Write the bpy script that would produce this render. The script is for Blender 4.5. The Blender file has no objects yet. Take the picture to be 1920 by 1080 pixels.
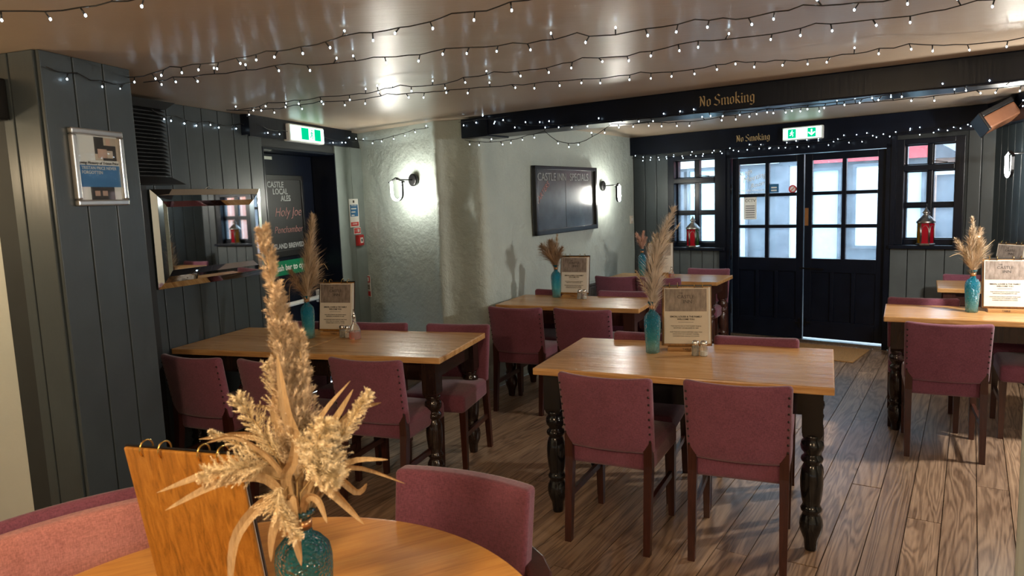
import bpy, bmesh, math, random
from mathutils import Vector, Matrix
R = math.radians
random.seed(7)
SC = bpy.context.scene
COL = SC.collection

# ------------------------------------------------------------------ camera, world, lights, exposure
FPX, PITCH, ROLL, CAM_H = 1331.0, R(7.1), R(2.15), 1.60
_fw = Vector((0, math.cos(PITCH), -math.sin(PITCH)))
_r0 = Vector((1, 0, 0)); _u0 = _r0.cross(_fw)
_rt = math.cos(ROLL) * _r0 - math.sin(ROLL) * _u0
_up = math.sin(ROLL) * _r0 + math.cos(ROLL) * _u0
cd = bpy.data.cameras.new('camera'); cam = bpy.data.objects.new('camera', cd); COL.objects.link(cam)
m = Matrix.Identity(4)
for i in range(3):
    m[i][0], m[i][1], m[i][2] = _rt[i], _up[i], -_fw[i]
m[2][3] = CAM_H
cam.matrix_world = m
cd.sensor_width = 36; cd.lens = FPX * 36 / 1920; cd.clip_start = 0.02
cd.dof.use_dof = True; cd.dof.focus_distance = 4.0; cd.dof.aperture_fstop = 6.5
SC.camera = cam

w = bpy.data.worlds.new('sky'); SC.world = w; w.use_nodes = True
bg = w.node_tree.nodes['Background']
bg.inputs[0].default_value = (0.62, 0.82, 1.0, 1); bg.inputs[1].default_value = 2.7
SC.view_settings.view_transform = 'Standard'
SC.view_settings.look = 'None'
SC.view_settings.exposure = 1.4
SC.view_settings.gamma = 1.0
SC.view_settings.use_curve_mapping = False

def lamp(name, loc, power, color, radius=.08):
    l = bpy.data.lights.new(name, 'POINT'); l.energy = power; l.color = color; l.shadow_soft_size = radius
    o = bpy.data.objects.new(name, l); COL.objects.link(o); o.location = loc
    return o
WARM = (1.0, .76, .48); NEUT = (1.0, .95, .87)
# unseen lamps: warm ones for the near glow, neutral ones added as fill
lamp('unseen_lamp', (0.9, -0.9, 2.02), 24, WARM, .10)
lamp('unseen_lamp', (-0.95, 0.35, 2.10), 29, WARM, .10)
lamp('unseen_lamp', (3.1, 0.4, 1.60), 20, NEUT, .07)
lamp('unseen_lamp', (-2.85, 2.55, 1.80), 6, WARM, .05)
lamp('unseen_lamp', (3.36, 3.75, 1.80), 58, NEUT, .06)  # added fill for the chalkboard wall, off to the right, no fixture

# ------------------------------------------------------------------ materials
MATS = {}
class NT:
    def __init__(s, name):
        s.m = bpy.data.materials.new(name); s.m.use_nodes = True
        s.t = s.m.node_tree; s.n = s.t.nodes; s.n.clear()
        s.out = s.n.new('ShaderNodeOutputMaterial')
    def add(s, t, **k):
        x = s.n.new(t)
        for a, b in k.items(): setattr(x, a, b)
        return x
    def ln(s, a, b): s.t.links.new(a, b)
    def coord(s, scale=(1, 1, 1), kind='Object', rnd=False):
        c = s.add('ShaderNodeTexCoord'); mp = s.add('ShaderNodeMapping')
        mp.inputs['Scale'].default_value = scale
        s.ln(c.outputs[kind], mp.inputs[0])
        if rnd:
            oi = s.add('ShaderNodeObjectInfo'); mu = s.add('ShaderNodeMath', operation='MULTIPLY'); mu.inputs[1].default_value = 37.0
            cb = s.add('ShaderNodeCombineXYZ'); s.ln(oi.outputs['Random'], mu.inputs[0])
            for i in range(3): s.ln(mu.outputs[0], cb.inputs[i])
            s.ln(cb.outputs[0], mp.inputs['Location'])
        return mp.outputs[0]
    def noise(s, vec, scale=5, detail=4, rough=.55, dist=0):
        x = s.add('ShaderNodeTexNoise'); x.inputs['Scale'].default_value = scale; x.inputs['Detail'].default_value = detail
        x.inputs['Roughness'].default_value = rough; x.inputs['Distortion'].default_value = dist
        s.ln(vec, x.inputs['Vector']); return x.outputs['Fac']
    def ramp(s, fac, stops):
        x = s.add('ShaderNodeValToRGB'); e = x.color_ramp.elements
        e[0].position, e[0].color = stops[0][0], (*stops[0][1], 1)
        e[1].position, e[1].color = stops[-1][0], (*stops[-1][1], 1)
        for p, c in stops[1:-1]:
            y = e.new(p); y.color = (*c, 1)
        s.ln(fac, x.inputs[0]); return x.outputs[0]
    def mix(s, fac, a, b, blend='MIX'):
        x = s.add('ShaderNodeMix', data_type='RGBA', blend_type=blend)
        for v, i in ((fac, 0), (a, 6), (b, 7)):
            if hasattr(v, 'is_output') or isinstance(v, bpy.types.NodeSocket): s.ln(v, x.inputs[i])
            elif i == 0: x.inputs[0].default_value = v
            else: x.inputs[i].default_value = (*v, 1)
        return x.outputs[2]
    def bump(s, h, strength=.2, dist=.01, normal=None):
        x = s.add('ShaderNodeBump'); x.inputs['Strength'].default_value = strength; x.inputs['Distance'].default_value = dist
        s.ln(h, x.inputs['Height'])
        if normal is not None: s.ln(normal, x.inputs['Normal'])
        return x.outputs[0]
    def bsdf(s, color=None, rough=.5, metal=0, normal=None, **k):
        p = s.add('ShaderNodeBsdfPrincipled')
        if isinstance(color, bpy.types.NodeSocket): s.ln(color, p.inputs['Base Color'])
        elif color: p.inputs['Base Color'].default_value = (*color, 1)
        if isinstance(rough, bpy.types.NodeSocket): s.ln(rough, p.inputs['Roughness'])
        else: p.inputs['Roughness'].default_value = rough
        p.inputs['Metallic'].default_value = metal
        if normal is not None: s.ln(normal, p.inputs['Normal'])
        for a, b in k.items():
            nm = a.replace('_', ' ')
            if isinstance(b, bpy.types.NodeSocket): s.ln(b, p.inputs[nm])
            else: p.inputs[nm].default_value = b
        s.ln(p.outputs[0], s.out.inputs[0]); return p

def plain(name, color, rough=.5, metal=0, var=.12, scale=8, bump=0, **k):
    t = NT(name); v = t.coord(rnd=True)
    n = t.noise(v, scale, 4)
    c = t.ramp(n, [(.3, tuple(x * (1 - var) for x in color)), (.7, tuple(min(1, x * (1 + var)) for x in color))])
    nm = t.bump(t.noise(v, scale * 6, 3), bump, .005) if bump else None
    t.bsdf(c, rough, metal, nm, **k)
    MATS[name] = t.m; return t.m

def emis(name, color, strength):
    t = NT(name); e = t.add('ShaderNodeEmission'); e.inputs[0].default_value = (*color, 1); e.inputs[1].default_value = strength
    t.ln(e.outputs[0], t.out.inputs[0]); MATS[name] = t.m; return t.m

def paint(name, color, rough, var=.1, bump=.12, spec=.5):
    """brushed oil paint on wood: fine vertical strokes in the relief"""
    t = NT(name); v = t.coord((14, 14, 1.2), rnd=True); v2 = t.coord((2, 2, 2), rnd=True)
    n = t.noise(v2, 3, 5)
    c = t.ramp(n, [(.3, tuple(x * (1 - var) for x in color)), (.7, tuple(x * (1 + var) for x in color))])
    t.bsdf(c, rough, 0, t.bump(t.noise(v, 4, 4), bump, .004), Specular_IOR_Level=spec)
    MATS[name] = t.m; return t.m

def wood(name, dark, mid, light, rough=.35, axis='x', scale=1.0, bump=.06, coat=0, wavy=0):
    t = NT(name)
    s = {'x': (1.0, 9, 9), 'y': (9, 1.0, 9), 'z': (9, 9, 1.0), 'Z': (34, 34, 1.1)}[axis]
    v = t.coord(tuple(a * scale for a in s), rnd=True)
    g = t.noise(v, 2.2, 6, .62, 1.2)
    f = t.noise(t.coord(tuple((a * a if a > 1 else 3) * scale for a in s), rnd=True), 2.0, 3, .6)
    c = t.ramp(g, [(.28, dark), (.5, mid), (.72, light)])
    c = t.mix(.35, c, t.ramp(f, [(.3, dark), (.7, light)]), 'MIX')
    k = {'Coat_Weight': coat, 'Coat_Roughness': .12} if coat else {}
    nm = t.bump(f, bump, .003)
    if wavy: nm = t.bump(t.noise(t.coord((3, 11, 3), rnd=True), 1.0, 4, .6), wavy, .02, nm)
    t.bsdf(c, rough, 0, nm, **k)
    MATS[name] = t.m; return t.m

def fabric(name, a, b):
    t = NT(name); v = t.coord(rnd=True)
    n = t.noise(v, 9, 5); fine = t.noise(t.coord((1, 1, 1)), 260, 2, .7)
    wx = t.noise(t.coord((90, 90, 420)), 1.0, 1); wz = t.noise(t.coord((420, 420, 60)), 1.0, 1)
    ad = t.add('ShaderNodeMath', operation='ADD'); t.ln(wx, ad.inputs[0]); t.ln(wz, ad.inputs[1])
    weave = ad.outputs[0]
    c = t.ramp(n, [(.3, a), (.7, b)])
    hf = t.add('ShaderNodeMath', operation='MULTIPLY'); hf.inputs[1].default_value = .5; t.ln(weave, hf.inputs[0])
    c = t.mix(.4, c, t.ramp(hf.outputs[0], [(.35, tuple(x * .55 for x in a)), (.65, tuple(x * 1.5 for x in b))]))
    t.bsdf(c, .92, 0, t.bump(weave, .25, .0015), Sheen_Weight=.25, Sheen_Roughness=.5)
    MATS[name] = t.m; return t.m

# timber floor: weathered boards, cathedral grain, worn patches
def floor_mat():
    t = NT('floor_boards')
    v = t.coord((.55, 5.5, 5), rnd=True)
    n0 = t.noise(v, 1.1, 3, .5, .6)
    mu = t.add('ShaderNodeMath', operation='MULTIPLY'); mu.inputs[1].default_value = 15.0; t.ln(n0, mu.inputs[0])
    si = t.add('ShaderNodeMath', operation='SINE'); mu2 = t.add('ShaderNodeMath', operation='MULTIPLY'); mu2.inputs[1].default_value = 6.28
    t.ln(mu.outputs[0], mu2.inputs[0]); t.ln(mu2.outputs[0], si.inputs[0])
    mr = t.add('ShaderNodeMapRange'); mr.inputs[1].default_value = -1; mr.inputs[2].default_value = 1; t.ln(si.outputs[0], mr.inputs[0])
    rings = mr.outputs[0]
    fine = t.noise(t.coord((3, 70, 40), rnd=True), 1.6, 4, .6)
    base = t.ramp(t.noise(t.coord((.8, 3, 3), rnd=True), 1.3, 4), [(.25, (.150, .088, .052)), (.5, (.27, .165, .102)), (.75, (.42, .28, .18))])
    c = t.mix(.55, base, t.ramp(rings, [(.05, (.075, .040, .022)), (.35, (.25, .155, .095)), (1, (.47, .325, .215))]))
    c = t.mix(.28, c, t.ramp(fine, [(.35, (.07, .042, .026)), (.65, (.47, .335, .23))]))
    wear = t.noise(t.coord((1, 2.4, 1), rnd=True), 2.6, 6, .65)
    wr = t.ramp(wear, [(.60, (0, 0, 0)), (.72, (1, 1, 1))])
    sep = t.add('ShaderNodeRGBToBW'); t.ln(wr, sep.inputs[0])
    hw = t.add('ShaderNodeMath', operation='MULTIPLY'); hw.inputs[1].default_value = .38; t.ln(sep.outputs[0], hw.inputs[0])
    c = t.mix(hw.outputs[0], c, (.42, .30, .19))
    oi = t.add('ShaderNodeObjectInfo')
    c = t.mix(1.0, c, t.ramp(oi.outputs['Random'], [(0, (.78, .76, .76)), (1, (1.12, 1.10, 1.06))]), 'MULTIPLY')
    rg = t.add('ShaderNodeMapRange'); rg.inputs[3].default_value = .24; rg.inputs[4].default_value = .46; t.ln(wear, rg.inputs[0])
    t.bsdf(c, rg.outputs[0], 0, t.bump(rings, .12, .002, t.bump(fine, .15, .002)))
    MATS['floor_boards'] = t.m
floor_mat()

def ceiling_mat():
    t = NT('ceiling_gloss')
    v = t.coord()
    n = t.noise(v, .9, 5, .6)
    c = t.ramp(n, [(.3, (.40, .305, .22)), (.7, (.50, .395, .295))])
    # brush strokes run across the view and stretch every reflected lamp
    br = t.coord((2.2, 26, 1)); big = t.noise(v, 2.3, 3, .5)
    rn = t.noise(br, 3.2, 4, .65)
    nm = t.bump(rn, .20, .006, t.bump(big, .35, .02))
    rr = t.add('ShaderNodeMapRange'); rr.inputs[3].default_value = .25; rr.inputs[4].default_value = .43; t.ln(n, rr.inputs[0])
    t.bsdf(c, rr.outputs[0], 0, nm)
    MATS['ceiling'] = t.m
ceiling_mat()

def plaster_mat(name, a, b, bs=.5):
    t = NT(name); v = t.coord()
    n = t.noise(v, 1.6, 6, .6); f = t.noise(v, 11, 5, .62); g = t.noise(v, 55, 3)
    t.bsdf(t.ramp(n, [(.3, a), (.7, b)]), .55, 0, t.bump(g, .10, .004, t.bump(f, bs, .018)))
    MATS[name] = t.m
plaster_mat('plaster', (.41, .475, .45), (.50, .565, .525), 1.0)
plaster_mat('plaster_white', (.50, .53, .50), (.58, .60, .56), .12)
paint('panel_paint', (.042, .054, .061), .36)
paint('pale_paint', (.20, .235, .225), .40)
paint('sill_panel', (.095, .112, .118), .38)
paint('pillar_paint', (.40, .44, .42), .45, .05)
paint('navy_paint', (.0036, .0060, .0135), .30, .25, .20, .25)
plain('black', (.008, .008, .009), .35)
plain('black_metal', (.012, .012, .013), .30, .6)
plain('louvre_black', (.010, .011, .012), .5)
plain('groove_dark', (.02, .024, .025), .7)
fabric('mauve', (.132, .034, .060), (.185, .054, .086))
fabric('mauve_lit_pink', (.36, .13, .12), (.48, .20, .175))  # same mauve cloth with warm lamplight put into the colour
wood('mahogany', (.020, .006, .004), (.045, .012, .008), (.075, .022, .014), .28, 'z', 1, .03)
wood('leg_dark', (.010, .006, .005), (.020, .011, .008), (.036, .018, .012), .16, 'z', 1, .02)
wood('leg_black', (.006, .006, .007), (.009, .009, .010), (.014, .013, .014), .14, 'z', 1, .02)
wood('leg_red', (.022, .009, .007), (.044, .016, .012), (.070, .026, .018), .25, 'z', 1, .02)
wood('pine_top', (.26, .10, .026), (.54, .28, .095), (.72, .44, .19), .27, 'x', .9, .05, wavy=.22)
wood('round_top', (.42, .165, .030), (.62, .285, .058), (.70, .37, .10), .34, 'x', 1.1, .03)
wood('board_oak', (.10, .034, .004), (.38, .155, .022), (.55, .27, .05), .30, 'Z', 1.0, .03)
wood('base_wood', (.25, .12, .04), (.42, .22, .08), (.5, .28, .11), .4, 'x', 2, .02)
wood('skirting_wood', (.012, .006, .004), (.03, .014, .009), (.05, .022, .014), .35, 'x', 1, .02)
plain('brass', (.65, .42, .12), .18, 1, .1)
plain('chrome', (.75, .74, .72), .16, 1, .05)
plain('silver_frame', (.55, .53, .50), .30, .9, .06)
plain('pewter', (.42, .41, .39), .30, 1, .25, 40, .15)
plain('white_plastic', (.78, .80, .78), .35, 0, .03)
plain('paper', (.66, .60, .51), .7, 0, .04)
plain('paper_white', (.72, .71, .67), .6, 0, .03)
plain('print_dark', (.035, .028, .025), .7, 0, .1)
plain('sign_red', (.55, .035, .03), .4, 0, .05)
plain('sign_blue', (.03, .15, .33), .4, 0, .05)
plain('poster_blue', (.035, .16, .36), .35, 0, .06)
plain('sign_green', (.0, .19, .085), .4, 0, .05)
plain('gold_letter', (.52, .38, .19), .45, .2, .1)
plain('chalk_white', (.36, .39, .39), .9, 0, .35, 60)
plain('chalk_pink', (.46, .22, .20), .9, 0, .35, 60)
plain('skin_print', (.50, .32, .24), .6, 0, .2)
plain('beige_print', (.50, .40, .30), .6, 0, .15)
plain('red_plastic', (.40, .02, .02), .35)
plain('copper', (.55, .28, .12), .3, .9)
plain('salt', (.75, .72, .68), .8); plain('pepper', (.30, .24, .17), .85, 0, .5, 120)
plain('radiator_paint', (.42, .45, .44), .4)
plain('coir', (.38, .20, .07), .95, 0, .35, 90, .5)
plain('speaker_wood', (.24, .10, .05), .4, 0, .2)
plain('mirror', (.82, .84, .83), .02, 1, .01)
plain('lead', (.03, .018, .016), .3, .5)
plain('grass_stem', (.40, .27, .12), .8, 0, .2)
plain('plume_straw', (.66, .52, .36), .85, 0, .25, 14)
plain('plume_tan', (.58, .44, .30), .85, 0, .25, 14)
plain('plume_cream', (.84, .71, .48), .85, 0, .2, 14)
plain('plume_grey', (.68, .60, .52), .85, 0, .25, 14)
plain('plume_pink', (.62, .38, .29), .85, 0, .2, 14)
plain('plume_brown', (.34, .21, .12), .85, 0, .25, 14)
wood('leaf_dry', (.22, .13, .055), (.42, .28, .14), (.56, .41, .23), .65, 'z', 6, .05)

def glassy(name, color, rough=.06, bumps=None, grad=None, alpha=None):
    t = NT(name)
    nm = None; c = color
    if grad:
        gc = t.add('ShaderNodeTexCoord'); sp = t.add('ShaderNodeSeparateXYZ'); t.ln(gc.outputs['Generated'], sp.inputs[0])
        c = t.ramp(sp.outputs[2], grad)
    if bumps:
        v = t.coord((1, 1, 1)); vo = t.add('ShaderNodeTexVoronoi'); vo.inputs['Scale'].default_value = bumps; t.ln(v, vo.inputs['Vector'])
        nm = t.bump(vo.outputs['Distance'], .7, .004)
    t.bsdf(c, rough, 0, nm, Transmission_Weight=.85, IOR=1.3)
    MATS[name] = t.m
TEAL = [(0.0, (.62, .86, .80)), (.25, (.36, .72, .70)), (.55, (.03, .34, .42)), (1.0, (.015, .20, .27))]
def thin_glass(name, stops, body, cells, tl):
    t = NT(name); gc = t.add('ShaderNodeTexCoord'); sp = t.add('ShaderNodeSeparateXYZ'); t.ln(gc.outputs['Generated'], sp.inputs[0])
    c = t.ramp(sp.outputs[2], stops); cb = t.ramp(sp.outputs[2], body)
    vo = t.add('ShaderNodeTexVoronoi'); vo.inputs['Scale'].default_value = cells; t.ln(t.coord(), vo.inputs['Vector'])
    nm = t.bump(vo.outputs['Distance'], 1.0, .006)
    tr = t.add('ShaderNodeBsdfTransparent'); t.ln(c, tr.inputs[0])
    tb = t.add('ShaderNodeBsdfTranslucent'); t.ln(cb, tb.inputs[0]); t.ln(nm, tb.inputs['Normal'])
    df = t.add('ShaderNodeBsdfDiffuse'); t.ln(cb, df.inputs[0]); t.ln(nm, df.inputs['Normal'])
    gl = t.add('ShaderNodeBsdfGlossy'); gl.inputs['Roughness'].default_value = .05; t.ln(nm, gl.inputs['Normal'])
    fr = t.add('ShaderNodeFresnel'); fr.inputs[0].default_value = 1.6; t.ln(nm, fr.inputs['Normal'])
    def mx(f, a, b):
        x = t.add('ShaderNodeMixShader')
        if isinstance(f, float): x.inputs[0].default_value = f
        else: t.ln(f, x.inputs[0])
        t.ln(a, x.inputs[1]); t.ln(b, x.inputs[2]); return x.outputs[0]
    o_ = mx(fr.outputs[0], mx(tl, tr.outputs[0], mx(.5, tb.outputs[0], df.outputs[0])), gl.outputs[0])
    t.ln(o_, t.out.inputs[0]); MATS[name] = t.m
thin_glass('teal_glass', [(0.0, (.80, .97, .93)), (.25, (.55, .92, .92)), (.55, (.06, .66, .80)), (1.0, (.02, .45, .60))], [(0.0, (.40, .78, .74)), (.3, (.05, .62, .72)), (.6, (.0, .48, .72)), (1.0, (.0, .34, .54))], 130, .42)
thin_glass('dark_teal_glass', [(0.0, (.30, .75, .75)), (.5, (.05, .48, .52)), (1.0, (.02, .34, .40))], [(0.0, (.0, .36, .42)), (1.0, (.0, .28, .36))], 150, .45)
glassy('clear_glass', (.92, .95, .93), .04)
glassy('amber_liquid', (.70, .10, .02), .02)
for nm_, c_ in (('red', (.55, .01, .03)), ('green', (.04, .14, .03)), ('yellow', (.65, .38, .02))):
    t = NT('lantern_' + nm_)
    a = t.add('ShaderNodeBsdfPrincipled'); a.inputs['Base Color'].default_value = (*c_, 1); a.inputs['Roughness'].default_value = .15
    b = t.add('ShaderNodeBsdfTranslucent'); b.inputs[0].default_value = (*c_, 1)
    mx = t.add('ShaderNodeMixShader'); mx.inputs[0].default_value = .5
    t.ln(a.outputs[0], mx.inputs[1]); t.ln(b.outputs[0], mx.inputs[2]); t.ln(mx.outputs[0], t.out.inputs[0])
    MATS['lantern_' + nm_] = t.m

def pane_mat(name, haze, tint):
    t = NT(name); v = t.coord(rnd=True)
    tr = t.add('ShaderNodeBsdfTransparent'); tr.inputs[0].default_value = (*tint, 1)
    gl = t.add('ShaderNodeBsdfGlossy'); gl.inputs['Roughness'].default_value = .03
    tl = t.add('ShaderNodeBsdfTranslucent'); tl.inputs[0].default_value = (.85, .92, .98, 1)
    n = t.ramp(t.noise(v, 5, 6, .65), [(.3, (haze * .3,) * 3), (.75, (haze * 1.7,) * 3)])
    m1 = t.add('ShaderNodeMixShader'); t.ln(n, m1.inputs[0]); t.ln(tr.outputs[0], m1.inputs[1]); t.ln(tl.outputs[0], m1.inputs[2])
    m2 = t.add('ShaderNodeMixShader'); m2.inputs[0].default_value = .05
    t.ln(m1.outputs[0], m2.inputs[1]); t.ln(gl.outputs[0], m2.inputs[2]); t.ln(m2.outputs[0], t.out.inputs[0])
    MATS[name] = t.m
pane_mat('old_pane', .10, (.93, .97, 1))
pane_mat('clear_pane', .05, (.97, .99, 1))

emis('led', (1.0, .96, .84), 105)
emis('fairy', (.66, .86, 1.0), 7)
emis('exit_green', (.0, .50, .22), .55)
emis('exit_white', (.66, 1.0, .90), .95)

def brick_mat():
    t = NT('far_brick'); v = t.coord()
    b = t.add('ShaderNodeTexBrick'); t.ln(v, b.inputs['Vector'])
    b.inputs['Color1'].default_value = (.42, .12, .07, 1); b.inputs['Color2'].default_value = (.52, .19, .11, 1); b.inputs['Mortar'].default_value = (.55, .5, .45, 1)
    b.inputs['Scale'].default_value = 4.2; b.inputs['Mortar Size'].default_value = .018
    t.bsdf(b.outputs[0], .8); MATS['far_brick'] = t.m
brick_mat()
plain('street', (.30, .30, .30), .8, 0, .15, 20)
plain('facade_grey', (.085, .105, .125), .6, 0, .12)
plain('facade_white', (.80, .84, .84), .6, 0, .04)
plain('window_sky_blue', (.50, .68, .70), .5, 0, .06)
plain('awning_red', (.62, .06, .07), .6, 0, .08)
plain('yard_grey', (.16, .18, .21), .8, 0, .15)
plain('slate', (.10, .11, .13), .6, 0, .2)

# ------------------------------------------------------------------ mesh helpers
class MB:
    def __init__(s): s.v = []; s.f = []; s.sm = []
    def quadfaces(s, fs, smooth=False):
        for f in fs: s.f.append(f); s.sm.append(smooth)
    def poly(s, pts, smooth=False):
        b = len(s.v); s.v += [tuple(p) for p in pts]; s.f.append(tuple(range(b, b + len(pts)))); s.sm.append(smooth)
    def box(s, x0, x1, y0, y1, z0, z1):
        b = len(s.v)
        s.v += [(x, y, z) for z in (z0, z1) for x, y in ((x0, y0), (x1, y0), (x1, y1), (x0, y1))]
        s.quadfaces([(b, b + 3, b + 2, b + 1), (b + 4, b + 5, b + 6, b + 7)] + [(b + i, b + (i + 1) % 4, b + 4 + (i + 1) % 4, b + 4 + i) for i in range(4)])
        return s
    def hexa(s, p):      # 8 points bottom ring 0-3, top ring 4-7
        b = len(s.v); s.v += [tuple(q) for q in p]
        s.quadfaces([(b, b + 3, b + 2, b + 1), (b + 4, b + 5, b + 6, b + 7)] + [(b + i, b + (i + 1) % 4, b + 4 + (i + 1) % 4, b + 4 + i) for i in range(4)])
        return s
    def prism(s, poly, z0, z1):
        n = len(poly); b = len(s.v)
        s.v += [(x, y, z0) for x, y in poly] + [(x, y, z1) for x, y in poly]
        s.quadfaces([tuple(b + i for i in range(n - 1, -1, -1)), tuple(b + n + i for i in range(n))] + [(b + i, b + (i + 1) % n, b + n + (i + 1) % n, b + n + i) for i in range(n)])
        return s
    def lathe(s, prof, n=20, cx=0, cy=0, smooth=True, squash=None):
        b = len(s.v); k = len(prof)
        for r, z in prof:
            for i in range(n):
                a = 2 * math.pi * i / n
                s.v.append((cx + r * math.cos(a), cy + r * math.sin(a), z))
        fs = [(b + j * n + i, b + j * n + (i + 1) % n, b + (j + 1) * n + (i + 1) % n, b + (j + 1) * n + i) for j in range(k - 1) for i in range(n)]
        s.quadfaces(fs, smooth)
        if prof[0][0] > 1e-5: s.quadfaces([tuple(b + i for i in range(n - 1, -1, -1))])
        if prof[-1][0] > 1e-5: s.quadfaces([tuple(b + (k - 1) * n + i for i in range(n))])
        return s
    def tube(s, pts, r, n=6, closed=False, smooth=True):
        pts = [Vector(p) for p in pts]; k = len(pts); b = len(s.v); up = Vector((0, 0, 1)); prev = None
        for j, p in enumerate(pts):
            if closed: t = pts[(j + 1) % k] - pts[j - 1]
            else: t = pts[min(j + 1, k - 1)] - pts[max(j - 1, 0)]
            t.normalize()
            if prev is None:
                a = t.cross(up)
                if a.length < 1e-3: a = t.cross(Vector((1, 0, 0)))
            else: a = prev - t * prev.dot(t)
            a.normalize(); prev = a; c = t.cross(a)
            rr = r[j] if isinstance(r, (list, tuple)) else r
            for i in range(n):
                q = 2 * math.pi * i / n
                s.v.append(tuple(p + rr * (math.cos(q) * a + math.sin(q) * c)))
        for j in range(k if closed else k - 1):
            j2 = (j + 1) % k
            s.quadfaces([(b + j * n + i, b + j * n + (i + 1) % n, b + j2 * n + (i + 1) % n, b + j2 * n + i) for i in range(n)], smooth)
        if not closed:
            s.quadfaces([tuple(b + i for i in range(n - 1, -1, -1)), tuple(b + (k - 1) * n + i for i in range(n))])
        return s
    def bar(s, p0, p1, w, h):      # rectangular bar between two points, w horizontal, h other
        p0, p1 = Vector(p0), Vector(p1); t = (p1 - p0).normalized()
        a = t.cross(Vector((0, 0, 1)))
        if a.length < 1e-3: a = Vector((1, 0, 0))
        a.normalize(); c = a.cross(t)
        P = []
        for p in (p0, p1):
            for sx, sy in ((-1, -1), (1, -1), (1, 1), (-1, 1)): P.append(p + a * sx * w / 2 + c * sy * h / 2)
        return s.hexa(P)
    def pad(s, x0, x1, y0, y1, z0, z1, r=.02, nx=9, ns=3, fn=None, smooth=True):
        """upholstered block, rounded all round; fn bends it"""
        cols = []; ins = []
        for k in range(ns + 1):
            a = math.pi / 2 * k / ns; cols.append(x0 + r * (1 - math.sin(a)) if False else x0 + r * (1 - math.cos(math.pi / 2 - a)) ); ins.append(r * (1 - math.sin(a)))
        cols = [x0 + r * (1 - math.cos(math.pi / 2 * k / ns)) for k in range(ns + 1)]
        ins = [r * (1 - math.sin(math.pi / 2 * k / ns)) for k in range(ns + 1)]
        mid = [x0 + r + (x1 - x0 - 2 * r) * k / nx for k in range(1, nx)]
        xs = [(c, i) for c, i in zip(cols, ins)] + [(c, 0) for c in mid] + [(x0 + x1 - c, i) for c, i in zip(cols[::-1], ins[::-1])]
        b = len(s.v); cnt = None
        for x, i in xs:
            ring = []
            for cy, cz, a0 in ((y1 - r, z0 + r, -90), (y1 - r, z1 - r, 0), (y0 + r, z1 - r, 90), (y0 + r, z0 + r, 180)):
                for k in range(ns + 1):
                    a = R(a0 + 90 * k / ns); rr = max(r - i, .0005)
                    ring.append((x, cy + rr * math.cos(a), cz + rr * math.sin(a)))
            # extra points along long sides for bending
            out = []
            for q in range(len(ring)):
                p, p2 = ring[q], ring[(q + 1) % len(ring)]
                out.append(p)
                L = math.dist(p, p2)
                if (q + 1) % (ns + 1) == 0:
                    for e in range(1, 5): out.append(tuple(p[c] + (p2[c] - p[c]) * e / 5 for c in range(3)))
            cnt = len(out); s.v += out
        k = len(xs)
        s.quadfaces([(b + j * cnt + i, b + j * cnt + (i + 1) % cnt, b + (j + 1) * cnt + (i + 1) % cnt, b + (j + 1) * cnt + i) for j in range(k - 1) for i in range(cnt)], smooth)
        s.quadfaces([tuple(b + i for i in range(cnt - 1, -1, -1)), tuple(b + (k - 1) * cnt + i for i in range(cnt))])
        if fn: s.v[b:] = [fn(*p) for p in s.v[b:]]
        return s
    def xf(s, M):
        s.v = [tuple(M @ Vector(p)) for p in s.v]; return s
    def mesh(s, name):
        me = bpy.data.meshes.new(name); me.from_pydata(s.v, [], s.f)
        me.polygons.foreach_set('use_smooth', s.sm); me.update()
        return me
    def build(s, name, mat, parent=None, loc=None, rz=0, bevel=0, smooth_bevel=False):
        me = s.mesh(name)
        bm = bmesh.new(); bm.from_mesh(me)
        bmesh.ops.recalc_face_normals(bm, faces=bm.faces)
        if bevel: bmesh.ops.bevel(bm, geom=[e for e in bm.edges if len(e.link_faces) == 2 and e.calc_face_angle(0) > .6], offset=bevel, segments=2, affect='EDGES', profile=.6)
        bm.to_mesh(me); bm.free()
        return put(name, me, mat, parent, loc, rz)

def put(name, me, mat, parent=None, loc=None, rz=0):
    if mat and not me.materials: me.materials.append(MATS[mat])
    o = bpy.data.objects.new(name, me); COL.objects.link(o)
    if parent: o.parent = parent
    if loc is not None: o.location = loc
    o.rotation_euler.z = rz
    return o

def tag(o, label=None, cat=None, group=None, kind=None):
    if label: o['label'] = label
    if cat: o['category'] = cat
    if group: o['group'] = group
    if kind: o['kind'] = kind
    return o
def thing(name, label, cat, loc=(0, 0, 0), rz=0, group=None, rot=None):
    o = bpy.data.objects.new(name, None); COL.objects.link(o); o.empty_display_size = .1
    o.location = loc; o.rotation_euler = rot if rot else (0, 0, rz)
    return tag(o, label, cat, group)
def dup(root, label, loc, rz, group=None):
    r = root.copy(); COL.objects.link(r); r.location = loc; r.rotation_euler = (0, 0, rz); r['label'] = label
    if group: r['group'] = group
    for ch in list(root.children):
        c = ch.copy(); COL.objects.link(c); c.parent = r
        for g in ch.children:
            d = g.copy(); COL.objects.link(d); d.parent = c
    return r
def box(name, mat, parent, x0, x1, y0, y1, z0, z1, bevel=0):
    return MB().box(x0, x1, y0, y1, z0, z1).build(name, mat, parent, bevel=bevel)

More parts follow.
